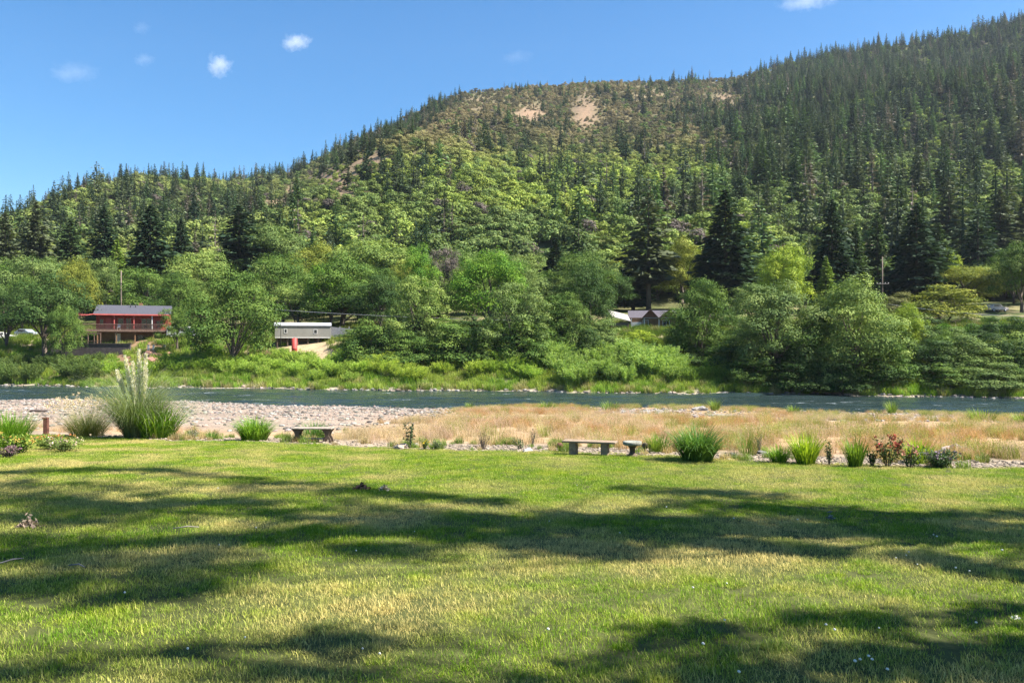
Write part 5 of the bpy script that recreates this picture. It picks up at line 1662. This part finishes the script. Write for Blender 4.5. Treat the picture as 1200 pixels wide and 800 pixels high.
for i, (u, lab) in enumerate([(131, 'tall white post at the retaining wall end'), (174, 'white post above the red rocks'), (180, 'short rounded white post beside the other above the rocks'), (193, 'white post at the right corner below the deck')]):
    Y = 132.6; x_ = (u - 600) / F * Y; z_ = gz(x_, Y); hh = 6.5 + (402 - 392) / F * Y * .6 - z_ if i else 7.9 - z_
    t = thing('white_post', lab, 'post', (x_, Y, z_), group='white posts below the red house')
    MB().box(-.13, .13, -.13, .13, -.3, .8 if i else 1.7).build('shaft', white, t, .01); MB().box(-.17, .17, -.17, .17, .8 if i else 1.7 + .002, .8 if i else 1.7 + .09).build('cap', white, t, .01)
for i in range(26):
    g = random.Random(70 + i); u = g.uniform(172, 204); Y = g.uniform(127, 132.5); x_ = (u - 600) / F * Y; sz = g.uniform(.5, 1.1)
    if i == 0:
        bm = bmesh.new(); bmesh.ops.create_icosphere(bm, subdivisions=2, radius=.5)
        for v in bm.verts: v.co *= 1 + .22 * math.sin(v.co.x * 9) * math.cos(v.co.z * 8) + .12 * math.sin(v.co.y * 13)
        rip = bpy.data.meshes.new('riprap'); bm.to_mesh(rip); bm.free(); rip.materials.append(solid('red_rock', (.36, .19, .14), .9, .35, 3, .5))
    o = obj('riprap_rock', rip, loc=(x_, Y, gz(x_, Y) + sz * .15), rotz=g.uniform(0, 6), scale=(sz * 1.3, sz, sz * .8))
    tag(o, 'reddish rock in the heap below the right corner of the red house', 'rock', 'reddish rocks below the red house')

# trailer on posts
Y0 = 131.0; xa, xb = span(322, 386, Y0); zb = 7.05; L_ = xb - xa
t = thing('trailer', 'long beige trailer home raised on dark posts', 'trailer', (xa, Y0, 0), R(14))
MB().box(0, L_, 0, 3.2, zb, 9.05).build('body', trailer_m, t, .02)
mb = MB(); mb.add([(-.12, -.15, 9.055), (L_ + .12, -.15, 9.055), (L_ + .12, 3.35, 9.055), (-.12, 3.35, 9.055), (-.12, -.15, 9.17), (L_ + .12, -.15, 9.17), (L_ + .12, 3.35, 9.17), (-.12, 3.35, 9.17), (-.12, 1.6, 9.62), (L_ + .12, 1.6, 9.62)],
                  [(0, 3, 2, 1), (0, 1, 5, 4), (2, 3, 7, 6), (4, 5, 9, 8), (6, 7, 8, 9), (1, 2, 6, 9, 5), (3, 0, 4, 8, 7)])
mb.build('roof', metalroof, t)
window(t, 1.45, 1.95, 7.85, 8.55, 0, white, 0); window(t, L_ * .69, L_ * .69 + .6, 7.75, 8.5, 0, white, 0)
for k in range(6):
    for yy in (.2, 2.8): MB().box(.3 + (L_ - .8) * k / 5, .5 + (L_ - .8) * k / 5, yy, yy + .2, 4.6, zb - .001).build('post', dwood, t)
MB().box(.2, L_ - .2, 1.5, 1.6, 5.4, zb - .002).build('underside_shade_panel', dwood, t)  # dark panel added so the space under the trailer looks shaded
MB().box(.05, L_ - .05, -.03, -.002, zb + .02, zb + .14).build('skirt_trim', white, t)
x_ = (345 - 600) / F * 126.5
t = thing('red_tank', 'upright red cylindrical tank in front of the trailer', 'tank', (x_, 126.5, gz(x_, 126.5)))
zt = 6.95 - t.location.z
MB().lathe([(.44, -.2), (.44, zt * .5), (.46, zt * .51), (.44, zt * .52), (.44, zt), (.30, zt + .06)], 20).build('barrel', redp, t)
MB().lathe([(.12, zt + .061), (.12, zt + .14), (.05, zt + .16)], 12).build('cap', redp, t)
x_ = (329 - 600) / F * 129.8
t = thing('lamp_post', 'thin dark lamp post at the left end of the trailer', 'lamp post', (x_, 129.8, gz(x_, 129.8)))
MB().tube([(0, 0, -.2), (0, 0, 9.75 - t.location.z)], [.06, .045], 8).build('pole', black, t)
MB().lathe([(.06, 9.76 - t.location.z), (.14, 9.85 - t.location.z), (.15, 10.0 - t.location.z), (.05, 10.12 - t.location.z)], 12).build('lamp_head', black, t)
xa, xb = span(387, 420, 134)
t = thing('board_fence', 'pale grey board fence right of the trailer', 'fence', (xa, 134, 0))
mb = MB()
for k in range(24):
    w_ = (xb - xa) / 24; mb.box(w_ * k + .008, w_ * (k + 1) - .008, 0, .04, 7.2 - .25 * 0, 8.95 - .02 * k)
mb.build('boards', greyfence, t)
for k in range(4): MB().box((xb - xa - .12) * k / 3, (xb - xa - .12) * k / 3 + .12, .045, .16, 6.0, 9.0).build('post', greyfence, t)
litter_col = (.16, .09, .065)
g = np.random.default_rng(905)
x_ = (316 - 600) / F * 128
n = 260
c = g.normal(0, 1, (n, 3)) * np.array([1.5, .8, 0]); c[:, 2] = np.abs(g.normal(.2, .5, n)) * np.exp(-(c[:, 0] / 1.8) ** 2)
V, Q = leaves(c, rdir(n, g), rdir(n, g), .9, .09)
o = obj('brush_pile', mesh_from('brush_pile', V, Q, g.random(n), [M['leaf']]), loc=(x_, 128, gz(x_, 128)), color=litter_col)
tag(o, 'reddish brown pile of cut brush left of the trailer', 'brush pile')

# brown cabins in the trees
Y0 = 139.0; xa, xb = span(738, 792, Y0); L_ = xb - xa; gb = 8.2
t = thing('brown_cabin', 'brown cabin with two low gables half hidden by trees', 'house', (xa, Y0, 0), R(-8))
MB().box(.1, L_ - .1, .3, 6.5, gb - .5, 10.6).build('wall', brownw, t)
gable_roof(0, L_, 2.0, 7, 10.75, 12.0, over=.3).build('roof', solid('dark_roof', (.085, .075, .09), .9, .3, 5), t)
for (a, c_, zr_) in ((2.0, 5.0, 12.1), (4.9, L_ + .6, 12.0)):
    gr = gable_roof(a + .2, c_ - .2, -.35, 4.0, 10.72, zr_, axis='y', over=.25).build('gable_roof', brownroof, t)
    MB().add([(a + .25, .0, 10.61), (c_ - .25, .0, 10.61), ((a + c_) / 2, .0, zr_ - .2), (a + .25, .14, 10.61), (c_ - .25, .14, 10.61), ((a + c_) / 2, .14, zr_ - .2)], [(0, 1, 2), (5, 4, 3), (0, 3, 4, 1), (1, 4, 5, 2), (2, 5, 3, 0)]).build('gable', solid('red_brown_boards', (.24, .10, .065), .85, .3, 3), gr)
    MB().box(a - .05, c_ + .05, -.42, -.37, 10.48, 10.60).build('eave_board', tanroof, gr)
MB().box(.2, 2.0, .22, .297, gb + .2, 9.85).build('white_panel', white, t)
window(t, 5.6, 6.8, 9.1, 10.2, .3, white, 1); window(t, 2.2, 3.2, 9.2, 10.2, .2, white, 0)
for xx in (.2, 2.4, 4.9): MB().box(xx, xx + .14, -.3, -.16, gb - .6, 10.47).build('post', white, t)
xa, xb = span(716, 737, 137.5)
t = thing('tan_shed', 'open sided shed with pale sloping roof left of the brown cabin', 'shed', (xa, 137.5, 0))
mb = MB(); mb.add([(-.2, -.2, 10.9), (xb - xa + .3, -.2, 10.0), (xb - xa + .3, 4, 11.2), (-.2, 4, 12.1), (-.2, -.2, 10.78), (xb - xa + .3, -.2, 9.88), (xb - xa + .3, 4, 11.08), (-.2, 4, 11.98)], [(0, 1, 2, 3), (7, 6, 5, 4), (0, 4, 5, 1), (1, 5, 6, 2), (2, 6, 7, 3), (3, 7, 4, 0)])
mb.build('roof', tanroof, t)
MB().box(0, xb - xa, .1, .25, 7.6, 9.7).build('wall', solid('shed_boards', (.16, .11, .08), .9, .3, 3), t)
for xx in (0, xb - xa - .1): MB().box(xx, xx + .15, -.15, 0, 7.4, 9.85 + (.95 if xx == 0 else 0)).build('post', dwood, t)
# grey shed
xa, xb = span(1030, 1063, 127)
t = thing('grey_shed', 'low grey roofed shed in the shrubs left of the rounded yellow shrub', 'shed', (xa, 127, 0))
MB().box(0, xb - xa, 0, 4.5, 7.4, 9.05).build('wall', solid('dark_shed', (.09, .08, .07), .9, .3, 3), t)
gable_roof(0, xb - xa, 0, 4.5, 9.12, 10.3, over=.35).build('roof', tanroof, t)
# red wall, hedges, grey wall
xa, xb = span(1172, 1262, 114)
t = thing('red_fence', 'low dull red board fence at the right picture edge', 'fence', (xa, 114, 0))
mb = MB()
for k in range(40):
    w_ = (xb - xa) / 40; mb.box(w_ * k + .006, w_ * (k + 1) - .006, 0, .04, 5.9, 7.22)
mb.build('boards', solid('dull_red', (.23, .065, .05), .85, .25, 3), t)
MB().box(0, xb - xa, -.04, -.002, 7.05, 7.2).build('top_rail', solid('dull_red_rail', (.27, .10, .08), .85, .25, 3), t)
xa, xb = span(1150, 1250, 147)
o = MB().box(xa, xb, 147, 147.3, 9.6, 11.3).box(xa - .1, xb + .1, 146.93, 147.37, 11.305, 11.42).build('block_wall', solid('grey_block', (.17, .16, .165), .9, .25, 2, .3))
tag(o, 'long grey block wall below the parked car at far right', 'wall')


def hedge(label, u0, u1, Y, ztop, depth, col, seed):
    xa, xb = span(u0, u1, Y); g = np.random.default_rng(seed); L_ = xb - xa
    n = int(L_ * 420)
    x = g.uniform(0, L_, n); zb = ground(xa + x, np.full(n, Y))
    f = g.random(n); hh = (ztop + .25 * np.sin(x * 1.3) + .15 * np.sin(x * 3.1 + 1) - zb)
    side = g.random(n) < .55
    y = np.where(side, g.normal(0, .10, n), g.uniform(0, depth, n)); z = zb + hh * np.where(side, f, 1 + g.normal(0, .05, n))
    y = y + .15 * np.sin(x * 2.1) * side
    nn = unit(np.where(side[:, None], np.array([0, -1.0, .5]), np.array([0, -.2, 1.0])) + rdir(n, g) * .6)
    V, Q = leaves(np.stack([x, y, z], 1), rdir(n, g), nn, .24 * g.uniform(.7, 1.3, n), .15)
    o = obj('hedge', mesh_from('hedge', V, Q, np.clip(g.normal(.5, .2, n), 0, 1), [M['leaf']]), loc=(xa, Y, 0), color=col)
    tag(o, label, 'hedge')


hedge('long clipped green hedge above the red fence', 1062, 1262, 123, 8.75, 1.6, BRIGHT, 911)
hedge('rough upper hedge below the grey block wall', 1150, 1262, 136, 10.3, 2.0, MID, 912)


def car(label, cat, u, Y, paint, L_=4.4, rot=0.0, van=False):
    x_ = (u - 600) / F * Y; z_ = float(ground(np.array([x_]), np.array([Y]))[0])
    t = thing('parked_' + ('van' if van else 'car'), label, cat, (x_, Y, z_), rot)
    h = L_ / 2
    if van: prof = [(-h, .35), (h, .35), (h, .9), (h - .25, 1.05), (h - .95, 1.85), (h - 1.2, 2.0), (-h + .1, 2.0), (-h, 1.9)]
    else: prof = [(-h, .35), (h, .35), (h, .68), (h - .15, .82), (h - 1.15, .95), (h - 1.9, 1.42), (-h + 1.0, 1.45), (-h + .35, 1.0), (-h, .92)]
    body = MB().prism(prof, -.85, .85).build('body', paint, t, .06)
    zw0, zw1 = (1.15, 1.75) if van else (.98, 1.36)
    for sy in (-1, 1):
        for (a, c_) in ((-h + (.3 if van else .85), -.15), (-.05, h - (1.35 if van else 1.95))):
            mb = MB(); y0, y1 = sorted((sy * .845, sy * .865)); mb.box(a, c_, y0, y1, zw0, zw1); mb.build('window', glass, t)
        for xx in (-h + .8, h - .85):
            w = MB(); w.lathe([(.20, -.09), (.31, -.085), (.33, 0), (.31, .085), (.20, .09)], 18); wo_ = w.build('wheel', black, t)
            wo_.location = (xx, sy * .80, .33); wo_.rotation_euler = (R(90), 0, 0)
            rm = MB().lathe([(.03, -.1), (.19, -.095), (.19, .095), (.03, .1)], 14).build('rim', metalroof, wo_)
        y0, y1 = sorted((sy * .55, sy * .78)); MB().box(h - .04, h + .03, y0, y1, .62, .76).build('headlight', white, t)
    return t


car('white van half hidden behind the small tree right of the red house', 'van', 214, 140, white, 4.9, R(4), True)
car('white parked car at the left picture edge', 'car', 3, 146, white, 4.4, R(20))
car('silver parked car seen between the stems of the spreading tree', 'car', 32, 150, solid('silver_paint', (.36, .40, .45), .35, .06, 1, 0, .3), 4.3, R(-12))
car('pale pinkish car parked above the grey block wall', 'car', 1167, 151, solid('pale_paint', (.36, .31, .30), .4, .06, 1), 4.3, R(15))

def pole(label, u, top, Y, arm_row, name='utility_pole'):
    x_ = (u - 600) / F * Y; z_ = gz(x_, Y); zt = CZ + (400 - top) / F * Y
    t = thing(name, label, 'utility pole', (x_, Y, z_))
    MB().tube([(0, 0, -.5), (0, 0, zt - z_)], [.16, .11], 10).build('shaft', solid('pole_wood', (.15, .115, .09), .9, .3, 4, .3), t)
    if arm_row is None: return t
    za = CZ + (400 - arm_row) / F * Y - z_
    a = MB().box(-1.2, 1.2, -.22, -.12, za, za + .14).build('crossarm', M['pale_bark'], t)
    mb = MB()
    for xx in (-1.1, -.5, .5, 1.1): mb.lathe([(.05, za + .141), (.07, za + .2), (.04, za + .3)], 8, (xx, -.17, 0))
    mb.build('insulators', white, a)
    return t
pole('bare wooden utility pole behind the red house', 142, 317, 160, None)
pole('wooden utility pole with crossarm among the firs at right', 1034, 301, 158, 333)
def wire(label, pts, sag):
    a, b_ = (px(*p) for p in pts)
    P_ = [a.lerp(b_, i / 16) - Vector((0, 0, sag * 4 * (i / 16) * (1 - i / 16))) for i in range(17)]
    o = MB().tube(P_, .028, 5).build('overhead_wire', solid('wire_metal', (.30, .30, .31), .6, .1, 2)); tag(o, label, 'power line')
wire('thin overhead wire sagging past the trees right of the trailer', [(300, 361, 139), (640, 376, 122)], .35)
wire('thin overhead wire crossing in front of the yellow shrub at right', [(1040, 356, 137), (1240, 372, 128)], .5)
